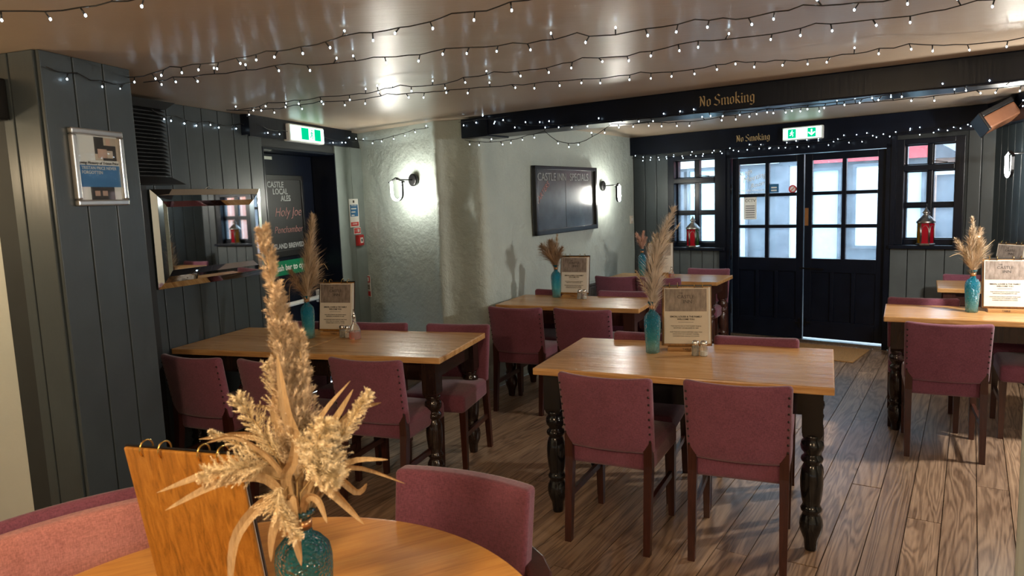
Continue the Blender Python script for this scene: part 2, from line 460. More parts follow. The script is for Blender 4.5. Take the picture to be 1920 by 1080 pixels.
_tc = {}
def text_mesh(txt, size, align='CENTER', shear=0, bold=0, depth=.0006, spacing=1.0):
    cu = bpy.data.curves.new('lettering', 'FONT'); cu.body = txt; cu.size = size; cu.align_x = align; cu.align_y = 'CENTER'
    cu.shear = shear; cu.offset = bold; cu.extrude = depth; cu.space_character = spacing; cu.resolution_u = 3
    o = bpy.data.objects.new('lettering', cu); COL.objects.link(o)
    dg = bpy.context.evaluated_depsgraph_get()
    me = bpy.data.meshes.new_from_object(o.evaluated_get(dg))
    bpy.data.objects.remove(o); bpy.data.curves.remove(cu)
    # stand it up: text x -> x, text y -> z, front faces -y
    me.transform(Matrix.Rotation(R(90), 4, 'X'))
    me.materials.clear()
    return me
def text(txt, size, mat, parent, loc, align='CENTER', shear=0, bold=0, rot=0, spacing=1.0):
    me = text_mesh(txt, size, align, shear, bold, spacing=spacing)
    if rot: me.transform(Matrix.Rotation(rot, 4, 'Y'))
    return put('lettering', me, mat, parent, loc)

# broad-nib blackletter
GL = {
 'N': (.56, [[(.02, .70), (.10, .76), (.15, .68), (.15, .08), (.06, .0)], [(.15, .70), (.44, .06)], [(.36, .76), (.44, .68), (.44, .04)]]),
 'S': (.52, [[(.44, .66), (.30, .78), (.10, .62), (.14, .47), (.40, .32), (.42, .12), (.24, .0), (.03, .10)]]),
 'o': (.40, [[(.09, .44), (.09, .08), (.2, 0), (.31, .09), (.31, .42), (.2, .5), (.09, .42)]]),
 'm': (.62, [[(.02, .44), (.09, .47), (.09, .05), (.14, 0)], [(.09, .40), (.24, .5), (.31, .42), (.31, .05), (.36, 0)], [(.31, .40), (.46, .5), (.53, .42), (.53, .05), (.59, 0)]]),
 'n': (.42, [[(.02, .44), (.09, .47), (.09, .05), (.14, 0)], [(.09, .40), (.24, .5), (.31, .42), (.31, .05), (.37, 0)]]),
 'k': (.42, [[(.03, .76), (.09, .8), (.09, .05), (.14, 0)], [(.09, .36), (.24, .5), (.31, .42), (.12, .26)], [(.16, .28), (.32, .05), (.38, 0)]]),
 'i': (.20, [[(.02, .44), (.09, .47), (.09, .05), (.15, 0)], [(.06, .66), (.12, .60)]]),
 'g': (.42, [[(.09, .44), (.09, .10), (.2, .03), (.31, .10)], [(.09, .43), (.2, .5), (.31, .43), (.31, -.10), (.2, -.2), (.05, -.14)]]),
 ' ': (.26, []),
}
def blackletter(txt, size, mat, parent, loc):
    mb = MB(); x = 0; nib = Vector((.075, .055))
    W = sum(GL[c][0] for c in txt)
    for c in txt:
        wd, st = GL[c]
        for s_ in st:
            for a, b in zip(s_[:-1], s_[1:]):
                a, b = Vector(a), Vector(b); d = (b - a).normalized()
                q = [a - nib / 2, a + nib / 2, b + nib / 2, b - nib / 2]
                q = [((p.x + x - W / 2) * size, (p.y - .35) * size) for p in q]
                mb.hexa([(p[0], 0, p[1]) for p in q] + [(p[0], -.0015, p[1]) for p in q])
        x += wd
    return mb.build('lettering', mat, parent, loc)

# ------------------------------------------------------------------ structure: floor
CEIL = 2.27
ROOM = [(-3.2, -2.5), (3.45, -2.5), (3.45, 3.4), (4.29, 6.3), (1.5, 8.61), (-.22, 5.87), (-.55, 6.02), (-1.4, 6.85), (-2.43, 3.42), (-1.77, 3.44), (-1.88, 2.97), (-3.2, 3.42)]
def inside(p, poly):
    c = False; n = len(poly)
    for i in range(n):
        a, b = poly[i], poly[(i + 1) % n]
        if (a[1] > p[1]) != (b[1] > p[1]) and p[0] < (b[0] - a[0]) * (p[1] - a[1]) / (b[1] - a[1]) + a[0]: c = not c
    return c
floor = MB().prism(ROOM, -.12, -.02).build('floor', 'floor_boards'); tag(floor, kind='structure')
HB = R(33.0); fu = Vector((math.sin(HB), math.cos(HB))); fv = Vector((math.cos(HB), -math.sin(HB)))   # along / across the boards
FWA, FWD = Vector((1.5, 8.61)), Vector((.7702, -.6378))
rnd = random.Random(3)
v = -6.6; row = 0
while v < 2.4:
    w_ = .142
    def uend(vv):      # where this line meets the far wall
        p = fv * vv; n = Vector((-FWD.y, FWD.x))
        return (n.dot(FWA) - n.dot(p)) / n.dot(fu)
    e0, e1 = uend(v) , uend(v + w_)
    u = .2 - rnd.random() * 2.4
    while u < max(e0, e1):
        L = rnd.choice((1.7, 2.2, 2.6, 3.1))
        a0, a1, b0, b1 = u, u, min(u + L, e0), min(u + L, e1)
        if min(b0, b1) - u < .4: b0, b1 = min(u + L + .4, e0), min(u + L + .4, e1)
        cu_, cv_ = (u + min(b0, b1)) / 2, v + w_ / 2
        keep = any(inside(fu * (u + (min(b0, b1) - u) * k) + fv * cv_, ROOM) for k in (.05, .25, .5, .75, .95))
        if keep and min(b0, b1) > u + .05:
            org = Vector((u, v + w_ / 2)); g = .0022
            mb = MB(); dz = rnd.uniform(-.0015, .001)
            mb.hexa([(g - 0, -w_ / 2 + g, -.02), (b0 - u - g, -w_ / 2 + g, -.02), (b1 - u - g, w_ / 2 - g, -.02), (g, w_ / 2 - g, -.02),
                     (g, -w_ / 2 + g, dz), (b0 - u - g, -w_ / 2 + g, dz), (b1 - u - g, w_ / 2 - g, dz), (g, w_ / 2 - g, dz)])
            p = fu * u + fv * (v + w_ / 2)
            # local x along the board, local y across (to the right => mirrored), so rotate and flip v
            mb.v = [(x, -y, z) for x, y, z in mb.v]
            mb.build('plank', 'floor_boards', floor, (p.x, p.y, 0), math.pi / 2 - HB, bevel=0)
        u = max(b0, b1)
    v += w_; row += 1

# ------------------------------------------------------------------ structure: ceiling, walls
ceil = MB().prism([(-3.5, -2.8), (3.8, -2.8), (3.8, 3.4), (4.6, 6.3), (1.6, 9.0), (-1.7, 7.3), (-2.7, 3.4), (-3.5, 3.7)], CEIL, CEIL + .15).build('ceiling', 'ceiling')
tag(ceil, kind='structure')
def wall(name, mat, p0, p1, mb=None, t=.12, h=CEIL):
    p0, p1 = Vector(p0), Vector(p1); d = p1 - p0; L = d.length
    if mb is None: mb = MB().box(0, L, 0, t, 0, h)
    o = mb.build(name, mat, None, (p0.x, p0.y, 0), math.atan2(d.y, d.x)); tag(o, kind='structure')
    return o, L
def boards(parent, x0, x1, z0, z1, w=.16, y=0, th=.014, mat='panel_paint', gap=.007):
    n = max(1, round((x1 - x0) / w)); ww = (x1 - x0) / n; me = None
    for i in range(n):
        if me is None:
            ob = MB().box(gap / 2, ww - gap / 2, -th, 0, z0, z1).build('panel_board', mat, parent, (x0, y, 0), bevel=.004); me = ob.data
        else: put('panel_board', me, mat, parent, (x0 + i * ww, y, 0))

# near left: white plaster wall with the panelled pier
PA, PB = Vector((-1.88, 2.97)), Vector((-1.77, 3.44))
wl, L = wall('wall_near_left', 'plaster_white', (-3.2, 3.42), PA, t=.10)
boards(wl, L - .29, L + .0, 0, CEIL, .145, th=.02)
bb = MB(); bb.box(0, L - .295, -.022, 0, 0, .12); bb.box(0, L - .295, -.030, 0, .12, .15); bb.box(0, L - .295, -.014, 0, .15, .17)
tag(bb.build('baseboard_left', 'skirting_wood', None, (-3.2, 3.42, 0), math.atan2(PA.y - 3.42, PA.x + 3.2)), kind='structure')
wp, L = wall('wall_pier', 'groove_dark', PA, PB, t=.30)
boards(wp, -.015, L, 0, CEIL, .165, th=.018)
wall('wall_pier_return', 'panel_paint', PB, (-2.42, 3.45), t=.08)
wall('wall_far_left', 'plaster_white', (-3.2, -2.5), (-3.2, 3.42))
wall('wall_behind', 'plaster_white', (3.45, -2.5), (-3.2, -2.5))
wall('wall_near_right', 'plaster_white', (3.45, 3.4), (3.45, -2.5))

# left wall with the fire-exit recess
LA = Vector((-2.15, 4.29)); AL = R(16.5); ld = Vector((math.sin(AL), math.cos(AL)))
L0 = LA - ld * .92
LS = .92          # local x of the reference point LA
DX0, DX1 = LS + 1.13, LS + 2.17
mb = MB().box(0, DX0, 0, .30, 0, CEIL).box(DX1, LS + 2.74, 0, .30, 0, CEIL).box(DX0, DX1, 0, .30, 2.06, CEIL).box(DX0, DX1, .26, .34, 0, 2.06)
wleft, _ = wall('wall_left', 'groove_dark', L0, L0 + ld * (LS + 2.74), mb)
boards(wleft, LS - .75, DX0, 0, CEIL, .163)
boards(wleft, DX1, LS + 2.72, 0, 2.13, .27, mat='pale_paint', th=.016)
box('door_reveal', 'navy_paint', wleft, DX1 - .012, DX1 + .002, -.016, .24, 0, 2.06)
box('door_reveal', 'navy_paint', wleft, DX0 - .002, DX0 + .012, -.016, .24, 0, 2.06)
box('door_reveal', 'navy_paint', wleft, DX0, DX1, -.01, .24, 2.045, 2.06)
tr = MB().box(LS + .90, LS + 2.40, -.07, -.016, 2.125, CEIL).box(LS + .90, LS + 1.16, -.085, -.07, 2.115, 2.25)
tag(tr.build('trim_1', 'navy_paint', None, (L0.x, L0.y, 0), math.pi / 2 - AL), kind='structure')

# alcove return + rounded corner + chalkboard wall: one hand-plastered skin
def plastered():
    pts = [(-1.42, 6.87), (-1.10, 6.56), (-.72, 6.19), (-.62, 6.095), (-.605, 6.06), (-.575, 6.035), (-.55, 6.045), (-.49, 6.03), (-.38, 5.985), (-.30, 5.93), (-.245, 5.895), (-.20, 5.90), (-.165, 5.95), (-.10, 6.05), (.6, 7.165), (1.52, 8.63)]
    P = []
    for a, b in zip(pts[:-1], pts[1:]):
        a, b = Vector(a), Vector(b); n = max(1, int((b - a).length / .05))
        P += [a.lerp(b, k / n) for k in range(n)]
    P.append(Vector(pts[-1])); n = len(P); nz = 46
    from mathutils import noise
    mb = MB()
    for i, p in enumerate(P):
        t = (P[min(i + 1, n - 1)] - P[max(i - 1, 0)]).normalized(); nn = Vector((t.y, -t.x))   # into the room
        for k in range(nz):
            z = CEIL * k / (nz - 1)
            d = noise.noise((p.x * 2.2, p.y * 2.2, z * 1.8)) * .014 + noise.noise((p.x * 7, p.y * 7, z * 6)) * .006
            # shallow recessed panel left of the rib, as on the photo
            q = p + nn * d
            if p.x < -.64 and z > 2.17: q = q + nn * .022
            rib = max(0, 1 - abs(p.x + .585) / .045)
            q = q + nn * rib * .034 * (1 + .8 * noise.noise((0, 0, z * 9)))
            mb.v.append((q.x, q.y, z))
    mb.quadfaces([(i * nz + k, (i + 1) * nz + k, (i + 1) * nz + k + 1, i * nz + k + 1) for i in range(n - 1) for k in range(nz - 1)], True)
    b = len(mb.v); back = [(1.38, 8.78), (-.35, 6.35), (-1.35, 7.15)]
    for z in (0, CEIL):
        mb.v += [(x, y, z) for x, y in back]
    e = (n - 1) * nz
    mb.quadfaces([(e, b, b + 3, e + nz - 1), (b, b + 1, b + 4, b + 3), (b + 1, b + 2, b + 5, b + 4), (b + 2, 0, nz - 1, b + 5)])
    me = mb.mesh('wall_alcove')
    o = put('wall_alcove', me, 'plaster'); tag(o, kind='structure')
plastered()
WC, WH = Vector((-.22, 5.85)), R(31.9)     # chalkboard wall: local x along it
cwx = Vector((math.sin(WH), math.cos(WH)))

# far wall with double doors and two windows; x along from the left corner
FA = math.atan2(FWD.y, FWD.x)
WLx, WRx, DLx = (.50, 1.08), (2.86, 3.36), (1.22, 1.985, 2.75)
mb = MB()
mb.box(0, WLx[0] - .03, 0, .22, 0, CEIL).box(WLx[0] - .03, WLx[1] + .03, 0, .22, 0, .98).box(WLx[0] - .03, WLx[1] + .03, 0, .22, 2.02, CEIL)
mb.box(WLx[1] + .03, DLx[0] - .05, 0, .22, 0, CEIL).box(DLx[0] - .05, DLx[2] + .05, 0, .22, 1.99, CEIL)
mb.box(DLx[2] + .05, WRx[0] - .03, 0, .22, 0, CEIL).box(WRx[0] - .03, WRx[1] + .03, 0, .22, 0, 1.02).box(WRx[0] - .03, WRx[1] + .03, 0, .22, 2.02, CEIL).box(WRx[1] + .03, 3.66, 0, .22, 0, CEIL)
wback, _ = wall('wall_back', 'groove_dark', FWA, FWA + FWD * 3.66, mb)
boards(wback, .02, WLx[0] - .03, 0, 2.06, .155)
boards(wback, WLx[0] - .03, WLx[1] + .075, 0.12, .95, .15, mat='sill_panel')
boards(wback, DLx[2] + .05, WRx[1] + .05, 0.12, 1.0, .14, mat='sill_panel')
boards(wback, WRx[1] + .05, 3.62, 0, 2.06, .12)
def trim(i, mat, parent_pt, rz, mb, bevel=0):
    return tag(mb.build('trim_%d' % i, mat, None, (parent_pt[0], parent_pt[1], 0), rz, bevel), kind='structure')
trim(2, 'navy_paint', FWA, FA, MB().box(-.02, 3.62, -.09, -.015, 2.06, CEIL - .005))       # beam over the doors
b_ = MB().box(DLx[0] - .05, DLx[0] - .004, -.03, .20, 0, 1.99).box(DLx[2] + .004, DLx[2] + .05, -.03, .20, 0, 1.99).box(DLx[0] - .05, DLx[2] + .05, -.03, .20, 1.955, 2.06)
b_.box(WLx[1] + .02, DLx[0] - .05, -.045, 0, 0, 2.06).box(DLx[2] + .05, WRx[0] - .02, -.045, 0, 1.035, 2.06)
trim(3, 'navy_paint', FWA, FA, b_)
trim(4, 'panel_paint', FWA, FA, MB().box(0, WLx[1] + .10, -.03, 0, 0, .12), .004)
trim(5, 'panel_paint', FWA, FA, MB().box(DLx[2] + .06, 3.6, -.03, 0, 0, .12), .004)
trim(6, 'navy_paint', FWA, FA, MB().box(WLx[0] - .07, WLx[1] + .085, -.075, .06, .95, .985), .006)   # window sills
trim(7, 'navy_paint', FWA, FA, MB().box(DLx[2] + .05, WRx[1] + .06, -.075, .06, 1.0, 1.035), .006)
trim(8, 'pewter', FWA, FA, MB().box(DLx[0], DLx[2], -.02, .06, 0, .03))                                # door sill plate

def window(i, x0, x1, z0, z1=2.02):
    o = thing('window_%d' % i, None, None, (FWA.x, FWA.y, 0), FA); tag(o, kind='structure')
    y0, y1 = .06, .12
    zt0, zt1 = z0 + .70 * (z1 - z0), z0 + .755 * (z1 - z0)
    f = .045
    box('frame', 'navy_paint', o, x0 - .03, x0 + f, -.02, .16, z0, z1, .004)
    box('frame', 'navy_paint', o, x1 - f, x1 + .03, -.02, .16, z0, z1, .004)
    box('frame', 'navy_paint', o, x0 + f, x1 - f, -.02, .16, z1 - .05, z1, .004)
    box('frame', 'navy_paint', o, x0 + f, x1 - f, y0 - .02, .16, z0, z0 + .05, .004)
    box('transom', 'navy_paint', o, x0 + f, x1 - f, -.03, .15, zt0, zt1, .006)
    mx = (x0 + x1) / 2; zm = (z0 + .05 + zt0) / 2
    box('glazing_bar', 'navy_paint', o, mx - .017, mx + .017, y0, y1, z0 + .05, zt0, .004)
    box('glazing_bar', 'navy_paint', o, mx - .017, mx + .017, y0, y1, zt1, z1 - .05, .004)
    for a, b in ((x0 + f, mx - .017), (mx + .017, x1 - f)):
        box('glazing_bar', 'navy_paint', o, a, b, y0, y1, zm - .016, zm + .016, .004)
        for c, d in ((z0 + .05, zm - .016), (zm + .016, zt0), (zt1, z1 - .05)):
            box('pane', 'clear_pane' if c == zt1 else 'old_pane', o, a, b, .088, .092, c, d)
            for p_ in (MB().box(a, a + .012, y0, y1, c, d).box(b - .012, b, y0, y1, c, d).box(a, b, y0, y1, c, c + .012).box(a, b, y0, y1, d - .012, d),):
                p_.build('sash_bead', 'navy_paint', o)
    MB().bar((mx + .03, -.04, zt1 + .03), (x1 - .1, -.03, zt1 + .012), .012, .008).build('window_stay', 'black_metal', o)
    return o
window(1, *WLx, .985); window(2, *WRx, 1.035)

def leaf(i, x0, x1, zb=.03):
    o = thing('door_%d' % i, None, None, (FWA.x, FWA.y, 0), FA); tag(o, kind='structure')
    y0, y1 = .02, .065; st = .072; zt = 1.95; gz0, gz1 = .88, 1.88
    box('stile', 'navy_paint', o, x0, x0 + st, y0, y1, zb, zt, .004); box('stile', 'navy_paint', o, x1 - st, x1, y0, y1, zb, zt, .004)
    box('rail', 'navy_paint', o, x0 + st, x1 - st, y0, y1, gz1, zt, .004)
    box('rail', 'navy_paint', o, x0 + st, x1 - st, y0, y1, .74, gz0, .004)
    box('rail', 'navy_paint', o, x0 + st, x1 - st, y0, y1, zb, .23, .004)
    a, b = x0 + st, x1 - st; mx = (a + b) / 2; rows = [gz0 + (gz1 - gz0) * k / 3 for k in range(4)]
    box('glazing_bar', 'navy_paint', o, mx - .02, mx + .02, y0, y1, gz0, gz1, .004)
    for k in (1, 2):
        for p, q in ((a, mx - .02), (mx + .02, b)): box('glazing_bar', 'navy_paint', o, p, q, y0, y1, rows[k] - .018, rows[k] + .018, .004)
    for k in range(3):
        for p, q in ((a, mx - .02), (mx + .02, b)):
            box('pane', 'old_pane', o, p, q, .040, .044, rows[k] + (.018 if k else 0), rows[k + 1] - (.018 if k < 2 else 0))
    wpn = (b - a) / 3
    for k in range(3):
        box('door_panel', 'navy_paint', o, a + k * wpn, a + (k + 1) * wpn, y0 + .018, y1 - .005, .23, .74)
        if k: box('muntin', 'navy_paint', o, a + k * wpn - .018, a + k * wpn + .018, y0, y1, .23, .74, .004)
    return o
d1 = leaf(1, DLx[0] + .004, DLx[1] - .004); d2 = leaf(2, DLx[1] + .007, DLx[2] - .004, .05)
box('lock_plate', 'copper', d2, DLx[1] + .012, DLx[1] + .048, .012, .02, 1.22, 1.40)
b_ = MB().bar((DLx[1] - .03, .012, .78), (DLx[1] + .20, .012, .77), .012, .016); b_.build('bolt', 'black_metal', d2)
b_ = MB().bar((DLx[1] - .07, .012, .20), (DLx[1] - .015, .012, .20), .012, .014).bar((DLx[1] - .03, .012, .15), (DLx[1] - .03, .012, .25), .012, .014); b_.build('bolt', 'black_metal', d1)
b_ = MB().bar((DLx[1] + .02, .012, .21), (DLx[1] + .08, .012, .21), .012, .014).bar((DLx[1] + .03, .012, .17), (DLx[1] + .03, .012, .25), .012, .014); b_.build('bolt', 'black_metal', d2)
for zz in (1.62, .9, .3): MB().tube([(DLx[0] - .004, .0, zz - .05), (DLx[0] - .004, .0, zz + .05)], .009, 8).build('hinge', 'black_metal', d1)

# right wall
RA = Vector((4.29, 6.3)); RD = Vector((-.309, -.951))
wr, L = wall('wall_right', 'groove_dark', RA, RA + RD * 3.05)
boards(wr, .0, 3.0, 0, 2.06, .16)
trim(9, 'navy_paint', RA, math.atan2(RD.y, RD.x), MB().box(0, 3.0, -.10, -.015, 2.06, CEIL - .005))
wall('pier', 'pale_paint', (3.35, 3.40), (3.50, 3.40), t=.08)[0].name = 'wall_right_return'
tag(MB().box(0, .32, -.02, .30, 0, CEIL).build('wall_pillar', 'pillar_paint', None, (1.622, 2.2, 0), R(-42), .01), kind='structure')

# the big black ceiling beam
BD = Vector((.823, -.568)); BA = math.atan2(BD.y, BD.x); B0 = Vector((-.36, 5.88))
bm_ = MB().box(.22, 5.0, 0, .30, 2.115, CEIL).box(0, .26, -.012, .30, 2.105, CEIL - .012)
trim(10, 'navy_paint', B0, BA, bm_, .008)
bp = thing('beam_sign', 'gold blackletter No Smoking painted on the large ceiling beam', 'sign', (B0.x, B0.y, 0), BA)
blackletter('No', .088, 'gold_letter', bp, (2.02, -.0015, 2.185)); blackletter('Smoking', .088, 'gold_letter', bp, (2.21, -.0015, 2.185))
bp = thing('beam_sign', 'small gold blackletter No Smoking on the beam above the double doors', 'sign', (FWA.x, FWA.y, 0), FA)
blackletter('No', .088, 'gold_letter', bp, (1.35, -.0915, 2.15)); blackletter('Smoking', .088, 'gold_letter', bp, (1.54, -.0915, 2.15))

# ------------------------------------------------------------------ fire exit door
d3 = thing('door_3', None, None, (L0.x, L0.y, 0), math.pi / 2 - AL); tag(d3, kind='structure')
box('door_leaf', 'navy_paint', d3, DX0 + .02, DX1 - .02, .215, .258, .01, 2.04, .003)
for z0, z1 in ((.15, .68), (1.0, 1.9)):
    for a in (0, 1): pass
MB().tube([(DX0 + .10, .165, .80), (DX1 - .06, .165, .80)], .019, 10).build('push_bar', 'white_plastic', d3)
for x in (DX0 + .10, DX1 - .07): box('bar_bracket', 'white_plastic', d3, x - .025, x + .025, .15, .215, .75, .86, .006)
box('door_track', 'chrome', d3, DX0 + .04, DX0 + .40, .185, .214, 1.99, 2.015)
s = thing('push_bar_sign', 'green push bar to open sign below the small chalkboard', 'sign', (L0.x, L0.y, 0), math.pi / 2 - AL)
box('plate', 'sign_green', s, DX0 + .30, DX0 + .90, .209, .2149, 1.045, 1.165)
text('Push bar to open', .072, 'paper_white', s, (DX0 + .60, .2085, 1.105), bold=.0014)
s = thing('ale_chalkboard', 'small chalkboard listing local ales fixed on the fire exit door', 'chalkboard', (L0.x, L0.y, 0), math.pi / 2 - AL)
cx0, cx1 = DX0 + .30, DX0 + .83
box('board', 'louvre_black', s, cx0, cx1, .200, .2149, 1.22, 1.86)
for a in ((cx0, cx1, 1.83, 1.87), (cx0, cx1, 1.20, 1.25), (cx0 - .01, cx0 + .02, 1.20, 1.87), (cx1 - .03, cx1, 1.20, 1.87)): box('frame', 'black', s, a[0], a[1], .19, .2149, a[2], a[3], .003)
for k, (t_, xx) in enumerate((('CASTLE', .14), ('LOCAL', .20), ('ALES', .27))): text(t_, .066, 'chalk_white', s, (cx0 + xx, .199, 1.79 - k * .056), bold=.001)
text('Holy Joe', .110, 'chalk_pink', s, (cx0 + .29, .199, 1.565), shear=.3, bold=-.002)
text('Penchamber', .082, 'chalk_pink', s, (cx0 + .28, .199, 1.42), shear=.3, bold=-.0015)
text('ISLAND BREWED', .058, 'chalk_white', s, (cx0 + .27, .199, 1.285), bold=.0012)

def exit_sign(label, loc, rz, w, h, arrow):
    s = thing('exit_sign', label, 'exit sign', loc, rz)
    box('housing', 'white_plastic', s, -w / 2, w / 2, -.06, 0, 0, h, .012)
    box('lit_face', 'exit_white', s, -w / 2 + .012, w / 2 - .012, -.064, -.0605, .012, h - .012)
    def man(cx, sc, y=-.0672):
        mb = MB(); S = sc * h
        def st(a, b, t): mb.hexa([(p[0], yy, p[1]) for yy in (y, y - .001) for p in qd(a, b, t)])
        def qd(a, b, t):
            a, b = Vector(a), Vector(b); d = (b - a).normalized(); n = Vector((-d.y, d.x)) * t / 2
            return [(cx + p.x * S, h / 2 + p.y * S) for p in (a - n, b - n, b + n, a + n)]
        for a, b, t in (((0, .22), (-.03, -.02), .13), ((-.03, 0), (.14, -.14), .09), ((.14, -.14), (.10, -.36), .08), ((-.04, 0), (-.12, -.18), .09), ((-.12, -.18), (-.28, -.22), .08),
                        ((0, .2), (.16, .06), .06), ((.16, .06), (.26, .12), .05), ((0, .2), (-.16, .12), .06), ((-.16, .12), (-.2, 0), .05)): st(a, b, t)
        mb.prism([(0, 0)] * 0 or [(cx + .03 * S + .075 * S * math.cos(q * .785), 0 + .075 * S * math.sin(q * .785)) for q in range(8)], 0, .001)
        k = len(mb.v) - 16
        for q in range(k, len(mb.v)): x_, y_, z_ = mb.v[q]; mb.v[q] = (x_, y - z_, h / 2 + .34 * S + y_)
        return mb
    if arrow:
        for cx in (-w * .25, w * .24): box('green_panel', 'exit_green', s, cx - h * .30, cx + h * .30, -.067, -.0642, h * .16, h * .84)
        man(-w * .25, .62).build('running_figure', 'exit_white', s)
        ar = MB(); c = w * .24; y = -.0675
        ar.box(c - .007, c + .007, y - .001, y, h * .32, h * .74)
        for sg in (-1, 1): ar.hexa([(c + sg * a, yy, z) for yy in (y, y - .001) for a, z in ((0, h * .26), (0.0, h * .38), (.026, h * .56), (.036, h * .50))])
        ar.build('arrow', 'exit_white', s)
    else:
        for a, b in ((-.095, .005), (.095, .185)): box('green_panel', 'exit_green', s, a, b, -.067, -.0642, .022, h - .022)
        man(.05, .72).build('running_figure', 'exit_green', s)
    return s
e1 = exit_sign('lit green running figure exit sign above the fire exit door', (-1.65, 5.83, 2.112), math.pi / 2 - AL, .50, .135, False)
e2 = exit_sign('lit green exit sign with down arrow above the double doors', (2.985, 7.245, 2.085), FA, .39, .13, True)

# notices and call point beside the fire exit
def notice(name, label, cat, wallpt, rz, x, z0, z1, w, parts, y=-.018):
    s = thing(name, label, cat, (wallpt[0], wallpt[1], 0), rz)
    box('sheet', 'paper_white', s, x - w / 2, x + w / 2, y - .003, y, z0, z1)
    for m_, a, b, c, d in parts: box('print', m_, s, x - w / 2 + a * w, x - w / 2 + b * w, y - .0045, y - .003, z0 + c * (z1 - z0), z0 + d * (z1 - z0))
    return s
xs = LS + 2.40 + .02
n_ = notice('fire_notice', 'white and blue fire action notice beside the fire exit', 'notice', L0, math.pi / 2 - AL, xs + .02, 1.40, 1.66, .17,
       [('sign_blue', .08, .92, .38, .80), ('sign_red', .08, .92, .04, .18), ('print_dark', .42, .58, .86, .95)], -.019)
text('Fire action', .024, 'paper_white', n_, (xs + .02, -.0242, 1.60)); text('ASSEMBLY', .02, 'paper_white', n_, (xs + .02, -.0242, 1.43))
for k in range(3): box('print', 'paper_white', n_, xs - .035, xs + .06 - .02 * k, -.0245, -.0235, 1.565 - k * .03, 1.575 - k * .03)
n_ = notice('small_fire_notice', 'small red fire notice directly above the red call point', 'notice', L0, math.pi / 2 - AL, xs + .06, 1.335, 1.395, .13,
       [('sign_red', .06, .94, .1, .9), ('paper_white', .5, .85, .25, .75), ('paper_white', .15, .35, .3, .7)], -.019)
s = thing('fire_call_point', 'red fire alarm call point below the fire notices', 'call point', (L0.x, L0.y, 0), math.pi / 2 - AL)
box('case', 'red_plastic', s, xs + .02, xs + .12, -.055, -.019, 1.225, 1.325, .006)
box('glass_panel', 'paper_white', s, xs + .045, xs + .095, -.058, -.055, 1.25, 1.30); box('symbol', 'black', s, xs + .06, xs + .08, -.0595, -.058, 1.262, 1.288)
RWd = Vector((-.72, 6.19)) - Vector((-1.42, 6.87)); RWa = math.atan2(RWd.y, RWd.x)
n_ = notice('extinguisher_notice', 'narrow red and cream extinguisher notice low on the plaster wall', 'notice', (-1.42, 6.87), RWa, .075, .72, .93, .075,
       [('sign_red', .1, .9, .66, .95), ('paper', .05, .95, .3, .62), ('sign_red', .1, .9, .04, .26)], -.02)
box('symbol', 'paper_white', n_, .07, .09, -.0265, -.0245, .87, .91)
for k in range(3): box('print', 'print_dark', n_, .05, .10, -.0265, -.0245, .80 + k * .014, .806 + k * .014)

# ------------------------------------------------------------------ picture, mirror, vent, speakers, switch, radiator
BDr = PB - PA; pa = math.atan2(BDr.y, BDr.x)
s = thing('picture_frame', 'silver framed memorial print hanging on the panelled pier', 'picture', (PA.x, PA.y, 0), pa)
x0, x1, z0, z1 = .082, .372, 1.64, 1.972; y = -.018; fw_ = .027
for a, b, c, d in ((x0, x1, z1 - fw_, z1), (x0, x1, z0, z0 + fw_), (x0, x0 + fw_, z0 + fw_, z1 - fw_), (x1 - fw_, x1, z0 + fw_, z1 - fw_)): box('frame', 'silver_frame', s, a, b, y - .024, y, c, d, .007)
X0, X1, Z0, Z1 = x0 + fw_, x1 - fw_, z0 + fw_, z1 - fw_; W, Hh = X1 - X0, Z1 - Z0
box('print_sheet', 'paper_white', s, X0, X1, y - .008, y, Z0, Z1)
def pr(m_, a, b, c, d, k=0): box('print', m_, s, X0 + a * W, X0 + b * W, y - .0092 - k * .0006, y - .008, Z0 + c * Hh, Z0 + d * Hh)
pr('beige_print', .44, 1, .62, .985); pr('print_dark', .44, .66, .72, .985, 1); pr('print_dark', .62, .95, .62, .86, 1); pr('skin_print', .72, .82, .86, .96, 1); pr('skin_print', .5, .72, .66, .80, 2); pr('beige_print', .72, .86, .66, .78, 3)
pr('poster_blue', 0, 1, .20, .54); pr('print_dark', .26, .82, 0, .20, 1); pr('skin_print', .34, .46, .06, .14, 2); pr('skin_print', .52, .64, .06, .14, 2)
text('Loving Memory of Tristan Price', .0175, 'print_dark', s, ((X0 + X1) / 2, y - .0095, Z0 + .575 * Hh), shear=.3)
text('TRISTAN PRICE NEVER', .0195, 'paper_white', s, (X0 + .02, y - .0095, Z0 + .495 * Hh), align='LEFT'); text('FORGOTTEN', .0195, 'paper_white', s, (X0 + .02, y - .0095, Z0 + .425 * Hh), align='LEFT')
box('glass', 'clear_pane', s, X0, X1, y - .0150, y - .0135, Z0, Z1)

# bevelled mirror hung slightly askew of the wall
MW, MH = .87, .60; MYAW = R(9.2)
ma = math.pi / 2 - AL - MYAW
mp = L0 + ld * (LS - .03) + Vector((ld.y, -ld.x)) * .03
s = thing('wall_mirror', 'rectangular mirror with mirrored edge strips on the panelled left wall', 'mirror', (mp.x, mp.y, 1.14), rot=(R(.5), 0, ma))
box('backing', 'louvre_black', s, 0.01, MW - .01, 0.0, .014, 0.01, MH - .01)
def ring_strip(in0, in1, y0, y1):
    a = [(in0, in0), (MW - in0, in0), (MW - in0, MH - in0), (in0, MH - in0)]; b = [(in1, in1), (MW - in1, in1), (MW - in1, MH - in1), (in1, MH - in1)]
    for i in range(4):
        j = (i + 1) % 4
        P = [(a[i][0], y0, a[i][1]), (a[j][0], y0, a[j][1]), (b[j][0], y1, b[j][1]), (b[i][0], y1, b[i][1])]
        MB().hexa(P + [(p[0], p[1] + .004, p[2]) for p in P]).build('bevel_strip', 'mirror', s)
